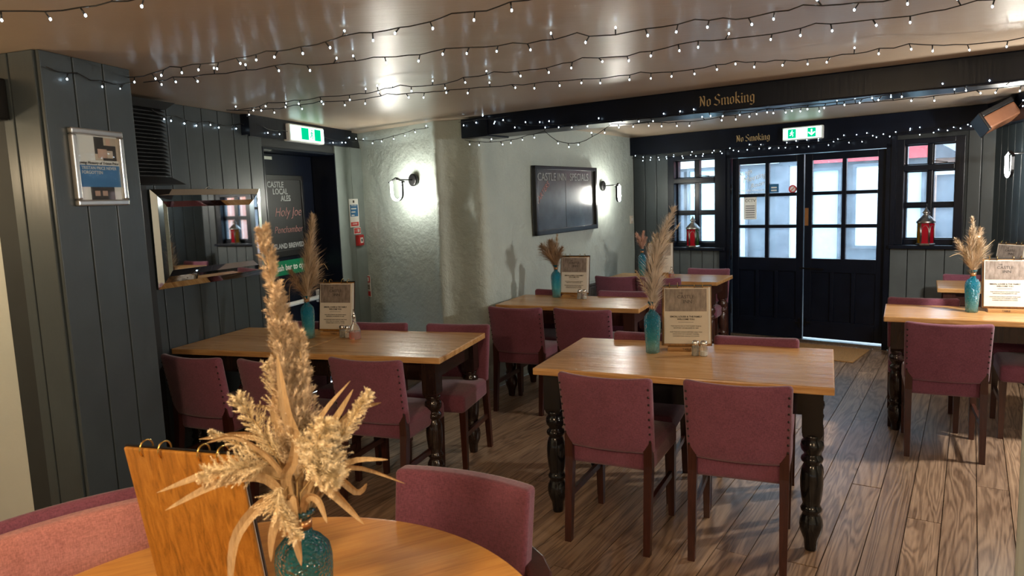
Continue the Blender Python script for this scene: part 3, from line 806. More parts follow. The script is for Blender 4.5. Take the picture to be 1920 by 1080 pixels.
ring_strip(0, .036, -.004, -.016); ring_strip(.037, .072, -.016, -.017); ring_strip(.073, .112, -.017, -.006)
box('centre_glass', 'mirror', s, .108, MW - .108, -.008, -.003, .108, MH - .108)
MB().tube([(MW / 2 - .03, 0, MH), (MW / 2, .0, MH + .016), (MW / 2 + .03, 0, MH)], .0025, 5).build('hanging_wire', 'chrome', s)

s = thing('louvre_vent', 'black louvred vent box high beside the panelled pier', 'vent', (L0.x, L0.y, 0), math.pi / 2 - AL)
vx0, vx1 = LS - .28, LS + .10
box('body', 'louvre_black', s, vx0, vx1, -.05, -.015, 1.80, 2.24)
for k in range(18): MB().hexa([(vx0, -.085, 1.815 + k * .022), (vx1, -.085, 1.815 + k * .022), (vx1, -.05, 1.835 + k * .022), (vx0, -.05, 1.835 + k * .022), (vx0, -.085, 1.819 + k * .022), (vx1, -.085, 1.819 + k * .022), (vx1, -.05, 1.839 + k * .022), (vx0, -.05, 1.839 + k * .022)]).build('slat', 'louvre_black', s)
MB().hexa([(vx0, -.15, 1.765), (vx1 + .05, -.15, 1.765), (vx1 + .05, -.015, 1.765), (vx0, -.015, 1.765), (vx0, -.09, 1.81), (vx1, -.09, 1.81), (vx1, -.015, 1.81), (vx0, -.015, 1.81)]).build('lower_flange', 'louvre_black', s)
MB().hexa([(vx0, -.09, 2.21), (vx1, -.09, 2.21), (vx1, -.015, 2.21), (vx0, -.015, 2.21), (vx0, -.13, 2.25), (vx1 + .04, -.13, 2.25), (vx1 + .04, -.015, 2.25), (vx0, -.015, 2.25)]).build('upper_flange', 'louvre_black', s)
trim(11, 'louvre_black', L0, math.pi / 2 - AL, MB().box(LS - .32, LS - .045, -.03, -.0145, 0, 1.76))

s = thing('wall_speaker', 'black box speaker high on the pier at the left edge', 'speaker', (PA.x, PA.y, 0), math.atan2(PA.y - 3.42, PA.x + 3.2))
box('cabinet', 'black', s, -.42, -.165, -.17, -.02, 2.00, 2.17, .01); box('grille', 'louvre_black', s, -.41, -.175, -.176, -.17, 2.01, 2.16)

sp = thing('wall_speaker', 'brown and black speaker tilted down in the corner by the window', 'speaker', (3.82, 5.68, 2.09), rot=(R(28), R(-14), R(-108)))
box('cabinet', 'speaker_wood', sp, -.10, .10, -.085, .15, -.075, .03, .012); box('front_grille', 'black', sp, -.108, .108, -.105, -.085, -.083, .07, .008); box('top_cap', 'black', sp, -.104, .104, -.085, .155, .031, .07, .008)
MB().bar((0, .10, .02), (0, .24, .10), .05, .03).build('bracket', 'black_metal', sp)

WCa = math.pi / 2 - WH
s = thing('light_switch', 'cream light switch on the plaster wall beside the panelling', 'switch', (WC.x, WC.y, 0), WCa)
box('plate', 'paper', s, 3.12, 3.21, -.016, .01, 1.26, 1.355, .004); box('rocker', 'white_plastic', s, 3.15, 3.18, -.021, -.016, 1.29, 1.325, .002)
s = thing('radiator', 'white ribbed panel radiator low on the plaster wall', 'radiator', (WC.x, WC.y, 0), WCa)
rx0, rx1 = 1.55, 2.55
box('back_panel', 'radiator_paint', s, rx0, rx1, -.075, -.055, .15, .68)
rib = None
for k in range(32):
    x = rx0 + .015 + k * (rx1 - rx0 - .03) / 32
    if rib is None: rib = MB().box(0, .018, -.092, -.075, .17, .66).build('rib', 'radiator_paint', s, (x, 0, 0), bevel=.004)
    else: put('rib', rib.data, None, s, (x, 0, 0))
box('top_grille', 'radiator_paint', s, rx0, rx1, -.095, -.02, .68, .70)
for x in (rx0 + .15, rx1 - .15): box('bracket', 'radiator_paint', s, x, x + .03, -.055, .02, .3, .5)
s = thing('specials_chalkboard', 'large black framed specials chalkboard on the plaster wall', 'chalkboard', (WC.x, WC.y, 0), WCa)
cx0, cx1, cz0, cz1 = .80, 2.12, 1.26, 1.90
plain('slate_board', (.070, .075, .080), .26, 0, .35, 5)
box('board', 'slate_board', s, cx0, cx1, -.03, -.012, cz0, cz1)
for a in ((cx0, cx1, cz1 - .035, cz1), (cx0, cx1, cz0, cz0 + .045), (cx0, cx0 + .04, cz0, cz1), (cx1 - .04, cx1, cz0, cz1)): box('frame', 'black', s, a[0], a[1], -.055, -.012, a[2], a[3], .005)
box('centre_strip', 'black', s, 1.435, 1.447, -.0315, -.03, cz0 + .04, 1.80)
text('CASTLE', .105, 'chalk_white', s, (1.06, -.0312, 1.795)); text('INN', .105, 'chalk_white', s, (1.36, -.0312, 1.795)); text('SPECIALS', .105, 'chalk_white', s, (1.74, -.0312, 1.795))
text('STARTERS', .075, 'chalk_pink', s, (.96, -.0312, 1.64), rot=R(-38))

# ------------------------------------------------------------------ wall sconces (LED loop)
def sconce(label, loc, rz, turn=0):
    """wall at local y = 0, room towards -y"""
    s = thing('wall_sconce', label, 'wall lamp', loc, rz, 'loop wall lamps')
    MB().lathe([(.052, 0), (.055, .01), (.055, .03), (.047, .036)], 28).xf(Matrix.Rotation(R(90), 4, 'X')).build('wall_plate', 'black_metal', s)
    c = Vector((-.03 * turn, -.20, -.05)); ax = Vector((math.cos(turn), math.sin(turn), 0))
    MB().tube([(0, -.02, 0), (0, -.20, 0.005)], .006, 8).build('arm', 'black_metal', s)
    hw, hh = .068, .10
    pts = [(-hw, .02)] + [(-hw, -.085 + .0)] + [(-hw * math.cos(q * math.pi / 12), -.085 - hw * .9 * math.sin(q * math.pi / 12)) for q in range(1, 12)] + [(hw, -.085), (hw, .02)]
    base = Vector((0, -.20, -.03))
    P = [base + ax * a + Vector((0, 0, b)) for a, b in pts]
    # flat band: wide across the loop's plane, glowing strip inside, slim black rim outside
    nrm = Vector((-ax.y, ax.x, 0)); cen = base + Vector((0, 0, -.05))
    def band(d0, d1, w):
        mb = MB()
        n = len(P)
        for p in P:
            o = (p - cen).normalized()
            for dd, sg in ((d0, -1), (d1, -1), (d1, 1), (d0, 1)): mb.v.append(tuple(p + o * dd + nrm * sg * w))
        mb.quadfaces([(j * 4 + i, j * 4 + (i + 1) % 4, (j + 1) * 4 + (i + 1) % 4, (j + 1) * 4 + i) for j in range(n - 1) for i in range(4)], False)
        mb.quadfaces([(3, 2, 1, 0), ((n - 1) * 4, (n - 1) * 4 + 1, (n - 1) * 4 + 2, (n - 1) * 4 + 3)])
        return mb
    band(-.010, 0, .011).build('light_loop', 'led', s)
    band(0.0005, .003, .011).build('loop_rim', 'black_metal', s)
    rb = MB()
    for sg in (-1, 1): rb.bar(base + Vector((0, 0, .05)), base + ax * sg * .09 + Vector((0, 0, .012)), .022, .008)
    rb.build('saddle', 'black_metal', s)
    return s
sconce('lit loop wall lamp on the pale wall near the fire exit', (-.81, 6.262, 1.80), RWa, .10)
p = WC + cwx * 2.34
sconce('lit loop wall lamp between the specials chalkboard and the light switch', (p.x, p.y, 1.71), WCa, .15)
p = RA + RD * 1.02 + Vector((RD.y, -RD.x)) * .012
sconce('lit loop wall lamp on the right wall at the picture edge', (p.x, p.y, 1.80), math.atan2(RD.y, RD.x), -.02)

# ------------------------------------------------------------------ tables
def leg_mesh(name, mat, h=.73, sq=.085):
    mb = MB()
    mb.lathe([(.024, 0), (.027, .01), (.030, .05), (.036, .065), (.046, .09), (.050, .12), (.047, .145), (.038, .165), (.034, .175), (.044, .185), (.046, .195), (.040, .205), (.036, .215),
              (.042, .24), (.047, .29), (.048, .33), (.044, .37), (.036, .395), (.032, .402), (.044, .412), (.047, .422), (.044, .432), (.034, .440), (.034, .450), (.046, .465), (.049, .482), (.046, .500), (.036, .512), (.042, .522), (.042, .535)], 18)
    h2 = sq / 2
    mb.hexa([(-h2 * .8, -h2 * .8, .525), (h2 * .8, -h2 * .8, .525), (h2 * .8, h2 * .8, .525), (-h2 * .8, h2 * .8, .525), (-h2, -h2, .55), (h2, -h2, .55), (h2, h2, .55), (-h2, h2, .55)])
    mb.box(-h2, h2, -h2, h2, .55, h)
    me = mb.mesh(name); bm = bmesh.new(); bm.from_mesh(me); bmesh.ops.recalc_face_normals(bm, faces=bm.faces); bm.to_mesh(me); bm.free()
    me.materials.append(MATS[mat]); return me
LEGS = {m_: leg_mesh('leg', m_) for m_ in ('leg_black', 'leg_dark', 'leg_red')}
TABLE_Z = .765
def table(label, c, rz, w, d, legmat, topmat='pine_top', split=False, name='dining_table'):
    t = thing(name, label, 'table', (c[0], c[1], 0), rz, 'rectangular pub tables')
    if split:
        box('tabletop', topmat, t, -w / 2, -.012, -d / 2, d / 2, .73, TABLE_Z, .006); box('tabletop', topmat, t, -.008, w / 2, -d / 2, d / 2, .73, TABLE_Z, .006)
    else: box('tabletop', topmat, t, -w / 2, w / 2, -d / 2, d / 2, .73, TABLE_Z, .006)
    ix, iy = w / 2 - .085, d / 2 - .075
    for sx in (-1, 1):
        for sy in (-1, 1): put('leg', LEGS[legmat], None, t, (sx * ix, sy * iy, 0))
    for sy in (-1, 1): box('apron', legmat, t, -ix + .043, ix - .043, sy * iy - .012, sy * iy + .012, .62, .729)
    for sx in (-1, 1): box('apron', legmat, t, sx * ix - .012, sx * ix + .012, -iy + .043, iy - .043, .62, .729)
    return t
T1 = (-1.15, 4.385, R(-18.0)); T2 = (.875, 3.54, R(-24.1)); T4 = (.52, 5.69, R(-25)); T5 = (1.56, 7.12, R(-31)); T6 = (3.0, 4.479, R(-29)); T7 = (3.76, 5.78, R(-30))
table('long pine table beneath the wall mirror with dark turned legs', T1[:2], T1[2], 1.80, .73, 'leg_dark', split=True)
table('pine table with thick black turned legs in the middle of the room', T2[:2], T2[2], 1.37, .80, 'leg_black')
table('pine table against the wall under the specials chalkboard', T4[:2], T4[2], 1.18, .60, 'leg_red')
table('pine table with red brown legs in the corner left of the double doors', T5[:2], T5[2], 1.18, .60, 'leg_red')
table('pine table with dark turned legs at the right edge of the photo', T6[:2], T6[2], 1.10, .56, 'leg_dark')
table('small pine table under the right window behind another table', T7[:2], T7[2], .46, .56, 'leg_red')
RT = (-.565, 1.266); RTZ = .74
t = thing('round_table', 'large round pine table in the foreground', 'table', (RT[0], RT[1], 0), R(25))
MB().lathe([(.60, RTZ - .032), (.628, RTZ - .028), (.634, RTZ - .016), (.634, RTZ - .008), (.628, RTZ - .001), (.62, RTZ), (.0, RTZ)], 96, smooth=False).build('tabletop', 'round_top', t)
MB().lathe([(.05, RTZ - .033), (.05, .6), (.075, .5), (.06, .35), (.09, .2), (.09, .12)], 20).build('pedestal', 'leg_dark', t)
for k in range(4):
    a = k * math.pi / 2
    MB().tube([(.06 * math.cos(a), .06 * math.sin(a), .17), (.2 * math.cos(a), .2 * math.sin(a), .12), (.36 * math.cos(a), .36 * math.sin(a), .03)], [.035, .03, .028], 8).build('foot', 'leg_dark', t)

# ------------------------------------------------------------------ chairs
def bend_back(x, y, z):
    k = (z - .455) / .355
    w_ = 1 + .04 * k
    return (x * w_, y - .060 * k - .030 * (1 - (x / .215) ** 2) + .012, z + .010 * (x / .215) ** 2 * k)
def dome(x, y, z):
    k = max(0, (z - .42) / .05)
    return (x * (1 + .05 * (y - .2)), y, z + .016 * k * (1 - (x / .22) ** 2) * (1 - ((y - .22) / .24) ** 2))
def make_chair():
    t = thing('dining_chair', '-', 'chair', group='mauve upholstered dining chairs')
    MB().pad(-.212, .212, -.003, .043, .455, .805, .020, 10, 3, bend_back).build('backrest', 'mauve', t)
    MB().pad(-.205, .205, .022, .455, .365, .472, .024, 8, 3, dome).build('seat', 'mauve', t)
    for sx in (-1, 1):
        x = sx * .188
        MB().hexa([(x - .015, -.045, 0), (x + .015, -.045, 0), (x + .015, -.013, 0), (x - .015, -.013, 0), (x - .019, -.003, .40), (x + .019, -.003, .40), (x + .019, .038, .40), (x - .019, .038, .40)]).hexa(
            [(x - .019, -.003, .40), (x + .019, -.003, .40), (x + .019, .038, .40), (x - .019, .038, .40), (x - .018, -.006, .52), (x + .018, -.006, .52), (x + .018, .026, .52), (x - .018, .026, .52)]).build('leg', 'mahogany', t)
        x = sx * .186
        MB().hexa([(x - .014, .405, 0), (x + .014, .405, 0), (x + .014, .433, 0), (x - .014, .433, 0), (x - .02, .396, .375), (x + .02, .396, .375), (x + .02, .440, .375), (x - .02, .440, .375)]).build('leg', 'mahogany', t)
        MB().box(x - .009, x + .009, 0.0, .41, .205, .235).build('stretcher', 'mahogany', t)
        nl = MB()
        for k in range(9):
            z = .485 + k * .034; px, py, pz = bend_back(sx * .199, -.003, z)
            nl.lathe([(.0055, 0), (.0045, .0025), (.0, .004)], 7).v[-21:]
            nn = len(nl.v) - 21
            for q in range(nn, len(nl.v)):
                a, b, c = nl.v[q]; nl.v[q] = (px + a, py - c, pz + b)
        tag(nl.build('nail_trim', 'lead', t), kind='stuff')
    return t
proto = make_chair(); used = [False]
def chair(label, back, ang, face=1, top=True):
    """back: xy of the middle of the backrest's top; ang: direction of the backrest; face -1: facing the camera"""
    rz = R(ang) + (math.pi if face < 0 else 0)
    fwd = Vector((-math.sin(rz), math.cos(rz))); o = Vector(back) + fwd * .06
    if not used[0]:
        used[0] = True; proto.location = (o.x, o.y, 0); proto.rotation_euler = (0, 0, rz); proto['label'] = label; return proto
    return dup(proto, label, (o.x, o.y, 0), rz)
def tl(T, u, v):
    c, s_ = math.cos(T[2]), math.sin(T[2]); return (T[0] + u * c - v * s_, T[1] + u * s_ + v * c)
chair('mauve chair at the near side of the black legged table, left one', (.378, 3.055), -27)
chair('mauve chair at the near side of the black legged table, beside its front leg', (.905, 2.845), -23.6)
chair('mauve chair tucked behind the black legged table, hidden by the teal vase', tl(T2, -.27, .43), -24, -1)
chair('mauve chair tucked behind the black legged table, right of the menu', tl(T2, .30, .43), -24, -1)
chair('mauve chair at the long table in the dark corner beside the pier', (-1.80, 3.82), -24)
chair('mauve chair at the near side of the long table, middle of three', (-1.29, 3.62), -22)
chair('mauve chair at the near side of the long table, right end', (-.79, 3.58), -21)
chair('mauve chair behind the long table, at its right end', tl(T1, .70, .43), -17, -1)
chair('mauve chair behind the long table, beside the amber bottle', tl(T1, .12, .43), -17, -1)
chair('mauve chair behind the long table, nearest the mirror', tl(T1, -.47, .43), -17, -1)
chair('mauve chair left of two at the table under the specials chalkboard', (0.0, 5.17), -25.6)
chair('mauve chair right of two at the table under the specials chalkboard', (.475, 4.96), -27)
chair('mauve chair behind the chalkboard wall table, right side', tl(T4, .30, .35), -25, -1)
chair('mauve chair behind the chalkboard wall table, hidden by its menu', tl(T4, -.28, .36), -25, -1)
chair('mauve chair at the corner table, beside the radiator', tl(T5, -.38, -.42), -27)
chair('mauve chair at the corner table, half hidden by a tall grey plume', tl(T5, .06, -.44), -31)
chair('mauve chair behind the corner table, under the left window', tl(T5, .30, .50), -31, -1)
chair('mauve chair seen from behind at the right table, studded back in full view', (2.465, 3.95), -26.5)
chair('mauve chair behind the right table, only its top edge showing', tl(T6, -.32, .34), -28, -1)
chair('mauve chair behind the right table, seat showing at the picture edge', tl(T6, .30, .33), -29, -1)
chair('mauve chair behind the small table under the right window', (3.99, 6.10), -30, -1)

def tub_chair(label, c, rz, mat):
    """padded back on a curved wooden arm rail; local +y is the way it faces"""
    t = thing('tub_chair', label, 'chair', (c[0], c[1], 0), rz, 'chairs around the round table')
    def bk(x, y, z):
        k = (z - .50) / .32
        return (x * (1 + .03 * k), y - .05 * k - .035 * (1 - (x / .22) ** 2) + .02, z)
    MB().pad(-.215, .215, -.005, .05, .50, .815, .014, 12, 4, bk).build('backrest', mat, t)
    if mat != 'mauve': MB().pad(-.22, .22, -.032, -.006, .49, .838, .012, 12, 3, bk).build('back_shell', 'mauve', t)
    MB().pad(-.22, .22, .03, .46, .38, .47, .025, 8, 3).build('seat', 'mauve', t)
    arc = [(.305 * math.sin(R(a)), .20 - .295 * math.cos(R(a)), .60) for a in range(-105, 106, 15)]
    mb = MB(); n = len(arc)
    for j, p in enumerate(arc):
        q = Vector((p[0], p[1] - .2)).normalized(); w_ = .042 if abs(j - n // 2) > n // 2 - 2 else .032
        for dd, z in ((-w_, .585), (w_, .585), (w_, .615), (-w_, .615)): mb.v.append((p[0] + q.x * dd, p[1] + q.y * dd, z))
    mb.quadfaces([(j * 4 + i, j * 4 + (i + 1) % 4, (j + 1) * 4 + (i + 1) % 4, (j + 1) * 4 + i) for j in range(n - 1) for i in range(4)]); mb.quadfaces([(3, 2, 1, 0), (n * 4 - 4, n * 4 - 3, n * 4 - 2, n * 4 - 1)])
    mb.build('arm_rail', 'mahogany', t, bevel=.006)
    for sx in (-1, 1):
        MB().tube([(sx * .20, .02, 0), (sx * .19, .05, .40), (sx * .17, .0, .60)], [.016, .02, .016], 8).build('leg', 'mahogany', t)
        MB().tube([(sx * .20, .42, 0), (sx * .19, .40, .39)], [.015, .021], 8).build('leg', 'mahogany', t)
        MB().tube([(sx * .255, .27, .47), (sx * .275, .26, .60)], .014, 8).build('arm_post', 'mahogany', t)
        MB().tube([(sx * .195, .04, .2), (sx * .195, .41, .2)], .011, 8).build('stretcher', 'mahogany', t)
    return t
def tub(label, back, rz, mat):
    fwd = Vector((-math.sin(rz), math.cos(rz))); o = Vector(back) + fwd * .045; return tub_chair(label, (o.x, o.y), rz, mat)
tub('mauve padded chair with curved wooden arms across the round table', (-.145, 1.99), math.pi + R(-27), 'mauve')
tub('mauve chair at the left of the round table, lit pink inside', (-1.185, 1.80), math.pi + R(40), 'mauve_lit_pink')

# ------------------------------------------------------------------ table settings
def vase_mesh(mat, h=.275, r=.044):
    k = h / .275; q = r / .044
    o = [(.030 * q, 0), (.036 * q, .004), (.036 * q, .03 * k), (.040 * q, .09 * k), (.0435 * q, .15 * k), (.044 * q, .175 * k), (.041 * q, .195 * k), (.030 * q, .212 * k), (.018 * q, .222 * k), (.0155 * q, .235 * k), (.0155 * q, .262 * k), (.023 * q, .266 * k), (.023 * q, h)]
    inn = [(.013 * q, h), (.0125 * q, .225 * k), (.026 * q, .207 * k), (.038 * q, .185 * k), (.0385 * q, .15 * k), (.034 * q, .09 * k), (.029 * q, .022 * k), (0, .018 * k)]
    mb = MB().lathe(o + inn[:2], 28); me = mb.mesh('bottle')
    bm = bmesh.new(); bm.from_mesh(me); bmesh.ops.recalc_face_normals(bm, faces=bm.faces); bm.to_mesh(me); bm.free()
    me.materials.append(MATS[mat]); return me
VM = vase_mesh('teal_glass'); VD = vase_mesh('dark_teal_glass', .275, .056)
BAND = MB().lathe([(.0165, .236), (.0165, .256)], 18); BANDM = BAND.mesh('neck_band'); BANDM.materials.append(MATS['copper'])
def vase(label, x, y, z, me=VM):
    s = thing('bottle_vase', label, 'vase', (x, y, z), 0, 'teal glass bottle vases')
    put('bottle', me, None, s)
    b = put('neck_band', BANDM, None, s)
    if me is VD: b.scale = (1.27, 1.27, 1)
    return s

def plume_mb(P, width, n, seed, lean=.75, sw=.0012, droop=.25, start=.12, prof=None, tuft=3):
    """feathery seed head along the curve P: thin tapering strands leaving the stem"""
    rn = random.Random(seed); mb = MB(); P = [Vector(p) for p in P]
    def C(t):
        f = t * (len(P) - 1); i = min(int(f), len(P) - 2); f -= i
        p0, p1, p2, p3 = P[max(i - 1, 0)], P[i], P[i + 1], P[min(i + 2, len(P) - 1)]
        return .5 * ((2 * p1) + (p2 - p0) * f + (2 * p0 - 5 * p1 + 4 * p2 - p3) * f * f + (3 * p1 - p0 - 3 * p2 + p3) * f ** 3)
    prof = prof or (lambda t: (min(1, t * 3.2 + .35)) * (1 - .72 * max(0, t - .45) / .55))
    for k in range(n):
        t = start + (1 - start) * rn.random(); c = C(t); d = (C(min(1, t + .02)) - C(max(0, t - .02))).normalized()
        r_ = Vector((rn.gauss(0, 1), rn.gauss(0, 1), rn.gauss(0, 1))); r_ = (r_ - d * r_.dot(d)).normalized()
        L = width * prof((t - start) / (1 - start)) * rn.uniform(.55, 1.25)
        dirv = (d * lean * .8 + r_ * rn.uniform(.35, 1.0)).normalized()
        sd = dirv.cross(r_).normalized()
        a = c; m1 = c + dirv * L * .55; e = m1 + (dirv + Vector((0, 0, -droop)) * rn.random()).normalized() * L * .6
        for u in range(tuft):
            j = Vector((rn.gauss(0, 1), rn.gauss(0, 1), rn.gauss(0, 1))) * L * .10 * (u > 0)
            a2, b2, e2 = a.lerp(m1, .28 * u), m1 + j * .5, e + j * 1.6
            b = len(mb.v); ww = sd * sw * rn.uniform(.7, 1.3)
            mb.v += [tuple(a2 - ww * .6), tuple(a2 + ww * .6), tuple(b2 + ww), tuple(b2 - ww), tuple(e2)]
            mb.f += [(b, b + 1, b + 2, b + 3), (b + 3, b + 2, b + 4)]; mb.sm += [False, False]
    return mb
def fern_mb(P, width, nb, seed, start=.4, up=.8, hair=.011, per=34, sw=.0007):
    """feathery head of side branches, each set with fine short hairs"""
    rn = random.Random(seed); mb = MB(); P = [Vector(p) for p in P]
    def C(t):
        f = t * (len(P) - 1); i = min(int(f), len(P) - 2); f -= i
        p0, p1, p2, p3 = P[max(i - 1, 0)], P[i], P[i + 1], P[min(i + 2, len(P) - 1)]
        return .5 * ((2 * p1) + (p2 - p0) * f + (2 * p0 - 5 * p1 + 4 * p2 - p3) * f * f + (3 * p1 - p0 - 3 * p2 + p3) * f ** 3)
    for k in range(nb):
        t = start + (1 - start) * (k + rn.random()) / nb; u = (t - start) / (1 - start)
        c = C(t); d = (C(min(1, t + .03)) - C(max(0, t - .03))).normalized()
        r_ = Vector((rn.gauss(0, 1), rn.gauss(0, .7), rn.gauss(0, 1))); r_ = (r_ - d * r_.dot(d)).normalized()
        L = width * (1.15 - .85 * u) * rn.uniform(.7, 1.15); bd = (d * up + r_ * .8).normalized()
        e = c + bd * L; mid = c.lerp(e, .5) + d * L * .10
        sd = bd.cross(d).normalized() * .0006; b = len(mb.v)
        mb.v += [tuple(c - sd), tuple(c + sd), tuple(mid + sd), tuple(mid - sd), tuple(e)]; mb.f += [(b, b + 1, b + 2, b + 3), (b + 3, b + 2, b + 4)]; mb.sm += [False] * 2
        for j in range(per):
            q = (j + rn.random()) / per; p = c.lerp(mid, q * 2) if q < .5 else mid.lerp(e, q * 2 - 1)
            h = Vector((rn.gauss(0, 1), rn.gauss(0, 1), rn.gauss(0, 1))); h = (h - bd * h.dot(bd)).normalized()
            l = hair * rn.uniform(.6, 1.2) * (1.1 - .6 * q); hd = (h * .8 + bd * .7).normalized(); w2 = hd.cross(bd).normalized() * sw
            b = len(mb.v); mb.v += [tuple(p - w2), tuple(p + w2), tuple(p + hd * l * .7 + w2 * .9), tuple(p + hd * l)]; mb.f += [(b, b + 1, b + 2), (b, b + 2, b + 3)]; mb.sm += [False] * 2
    return mb
def stem_mb(P, r=.002): return MB().tube(P, r, 5)
def leaf_mb(P, w):
    mb = MB(); P = [Vector(p) for p in P]; Q = []
    n = 15
    for k in range(n):
        f = k / (n - 1) * (len(P) - 1); i = min(int(f), len(P) - 2); f -= i
        p0, p1, p2, p3 = P[max(i - 1, 0)], P[i], P[i + 1], P[min(i + 2, len(P) - 1)]
        Q.append(.5 * ((2 * p1) + (p2 - p0) * f + (2 * p0 - 5 * p1 + 4 * p2 - p3) * f * f + (3 * p1 - p0 - 3 * p2 + p3) * f ** 3))
    tw = (sum(p.x * 91 + p.z * 57 for p in P)) % 1.6 - .8
    for k, q in enumerate(Q):
        t = k / (n - 1); d = (Q[min(k + 1, n - 1)] - Q[max(k - 1, 0)]).normalized()
        sd = d.cross(Vector((.25 * tw, 1, .3 * tw))).normalized(); up = sd.cross(d)
        a = tw * (t - .2) * 1.6; sd, up = sd * math.cos(a) + up * math.sin(a), up * math.cos(a) - sd * math.sin(a)
        ww = w * (.25 + 2.2 * t) * max(0, 1 - t) ** .9 + .0005
        mb.v += [tuple(q - sd * ww), tuple(q + up * ww * .45), tuple(q + sd * ww * .8), tuple(q + up * (ww * .45 - .0005))]
    mb.quadfaces([(k * 4 + i, k * 4 + (i + 1) % 4, k * 4 + 4 + (i + 1) % 4, k * 4 + 4 + i) for k in range(n - 1) for i in range(4)], False)
    return mb
def bouquet(label, loc, rz, plumes, leaves=(), name='dried_grass'):
    s = thing(name, label, 'dried grass', loc, rz)
    for k, (P, wd, n, mat, kw) in enumerate(plumes):
        mk = fern_mb if 'per' in kw else plume_mb
        pl = mk(P, wd, n, len(label) * 7 + k, **kw).build('plume', mat, s)
        stem_mb(P).build('stem', 'grass_stem', pl)
    for P, wd in leaves: leaf_mb(P, wd).build('dry_leaf', 'leaf_dry', s)
    return s
VH = .275
def arc(dx, dz, bow=.0, dy=0, k=3):
    """curve from inside the bottle neck (0,0,-.10) to (dx,dy,dz); bow pushes the middle sideways"""
    return [(0, 0, -.10), (dx * .05, dy * .05, 0)] + [(dx * (t ** 1.5) + bow * math.sin(t * math.pi), dy * t, dz * t) for t in (.35, .7, 1)]

# menu stand ------------------------------------------------------
def make_menu():
    s = thing('menu_stand', '-', 'menu', group='clipboard menu stands')
    W2, H2 = .128, .325; lean = R(9)
    def up(mb): return mb.xf(Matrix.Translation((0, .0, .022)) @ Matrix.Rotation(-lean, 4, 'X'))
    MB().box(-.10, .10, -.035, .05, 0, .020).build('base', 'base_wood', s, bevel=.003)
    text('TABLE', .016, 'print_dark', s, (.0, -.0357, .010))
    bd = up(MB().box(-W2, W2, .006, .014, 0, H2)).build('board', 'board_oak', s, bevel=.003)
    up(MB().box(-W2 - .003, W2 + .003, .001, .0058, H2 - .006, H2 + .002).box(-W2 - .003, -W2, .001, .0058, 0, H2).box(W2, W2 + .003, .001, .0058, 0, H2)).build('edge_trim', 'black', s)
    pg = up(MB().box(-.118, .112, -.008, .005, .012, .312)).build('pages', 'paper', s)
    up(MB().box(.113, .124, -.004, .005, .014, .314)).build('pages', 'paper_white', s)
    hd = up(MB().box(-.112, .104, -.0092, -.0081, .185, .305)).build('header_print', 'header_print', pg)
    def tx(t_, size, z, mat='print_dark', x=-.004, **k):
        me = text_mesh(t_, size, **k); me.transform(Matrix.Translation((x, -.0096 if z > .19 else -.0086, z)))
        me.transform(Matrix.Translation((0, 0, .022)) @ Matrix.Rotation(-lean, 4, 'X'))
        return put('lettering', me, mat, pg)
    tx('THE', .012, .282, x=-.03); tx('CASTLE', .026, .262); tx('INN', .026, .236, x=.005)
    tx('SIMON, LOUISE & THE FAMILY', .0125, .156, bold=.0003); tx('WELCOME YOU', .0125, .142, bold=.0003)
    up(MB().box(-.044, .036, -.0092, -.0081, .126, .1275)).build('rule', 'print_dark', pg)
    for t_, z in (('THE CASTLE INN IS THE OLDEST PUB IN', .106), ('NEWPORT, ESTABLISHED IN 1684', .095), ('OUR PUB HAS A RICH HISTORY AND WAS', .074), ('ONCE PART OF A SECRET TUNNEL', .063), ('CONNECTING CASTLE TO TOWN', .052)): tx(t_, .0088, z)
    for c in (-.068, .062):
        up(MB().box(c - .024, c + .024, -.0105, -.0085, .312, .3155)).build('binder_bar', 'black_metal', s)
        for q in (-.021, .021):
            up(MB().tube([(c + q, -.0105 + .014 - .018 * math.cos(R(a)), .322 + .018 * math.sin(R(a))) for a in range(-40, 221, 20)], .0017, 6)).build('ring', 'brass', s)
    return s
def header_mat():
    t = NT('header_print'); v = t.coord((9, 9, 9))
    n = t.noise(v, 1.4, 5, .7); st = t.noise(t.coord((60, 60, 14)), 1.0, 4, .7)
    c = t.ramp(n, [(.3, (.15, .115, .095)), (.7, (.30, .24, .205))]); c = t.mix(.5, c, t.ramp(st, [(.3, (.10, .075, .06)), (.7, (.40, .34, .30))]))
    t.bsdf(c, .25); MATS['header_print'] = t.m
header_mat()
mproto = make_menu(); mused = [False]
def menu(label, x, y, z, rz):
    if not mused[0]:
        mused[0] = True; mproto.location = (x, y, z); mproto.rotation_euler = (0, 0, rz); mproto['label'] = label; return mproto
    return dup(mproto, label, (x, y, z), rz)

def make_shaker(content, fill):
    s = thing('shaker', '-', 'shaker', group='glass salt and pepper shakers')
    MB().lathe([(.019, 0), (.020, .004), (.020, .045), (.015, .056), (.014, .062)], 8, smooth=False).build('glass_jar', 'clear_glass', s)
    MB().lathe([(.0165, .003), (.0175, .006), (.0175, fill)], 8, smooth=False).build('contents', content, s)
    MB().lathe([(.0175, .058), (.018, .062), (.018, .072), (.014, .079), (.0, .082)], 16).build('metal_cap', 'chrome', s)
    return s
salt = make_shaker('salt', .026); pepper = make_shaker('pepper', .046); su = [0, 0]
def shakers(x, y, z, lp, ls, d=(.038, -.018)):
    for k, (pr_, lab, p) in enumerate(((pepper, lp, (x, y)), (salt, ls, (x + d[0], y + d[1])))):
        if not su[k]: su[k] = 1; pr_.location = (*p, z); pr_['label'] = lab
        else: dup(pr_, lab, (*p, z), 0)
Z = TABLE_Z
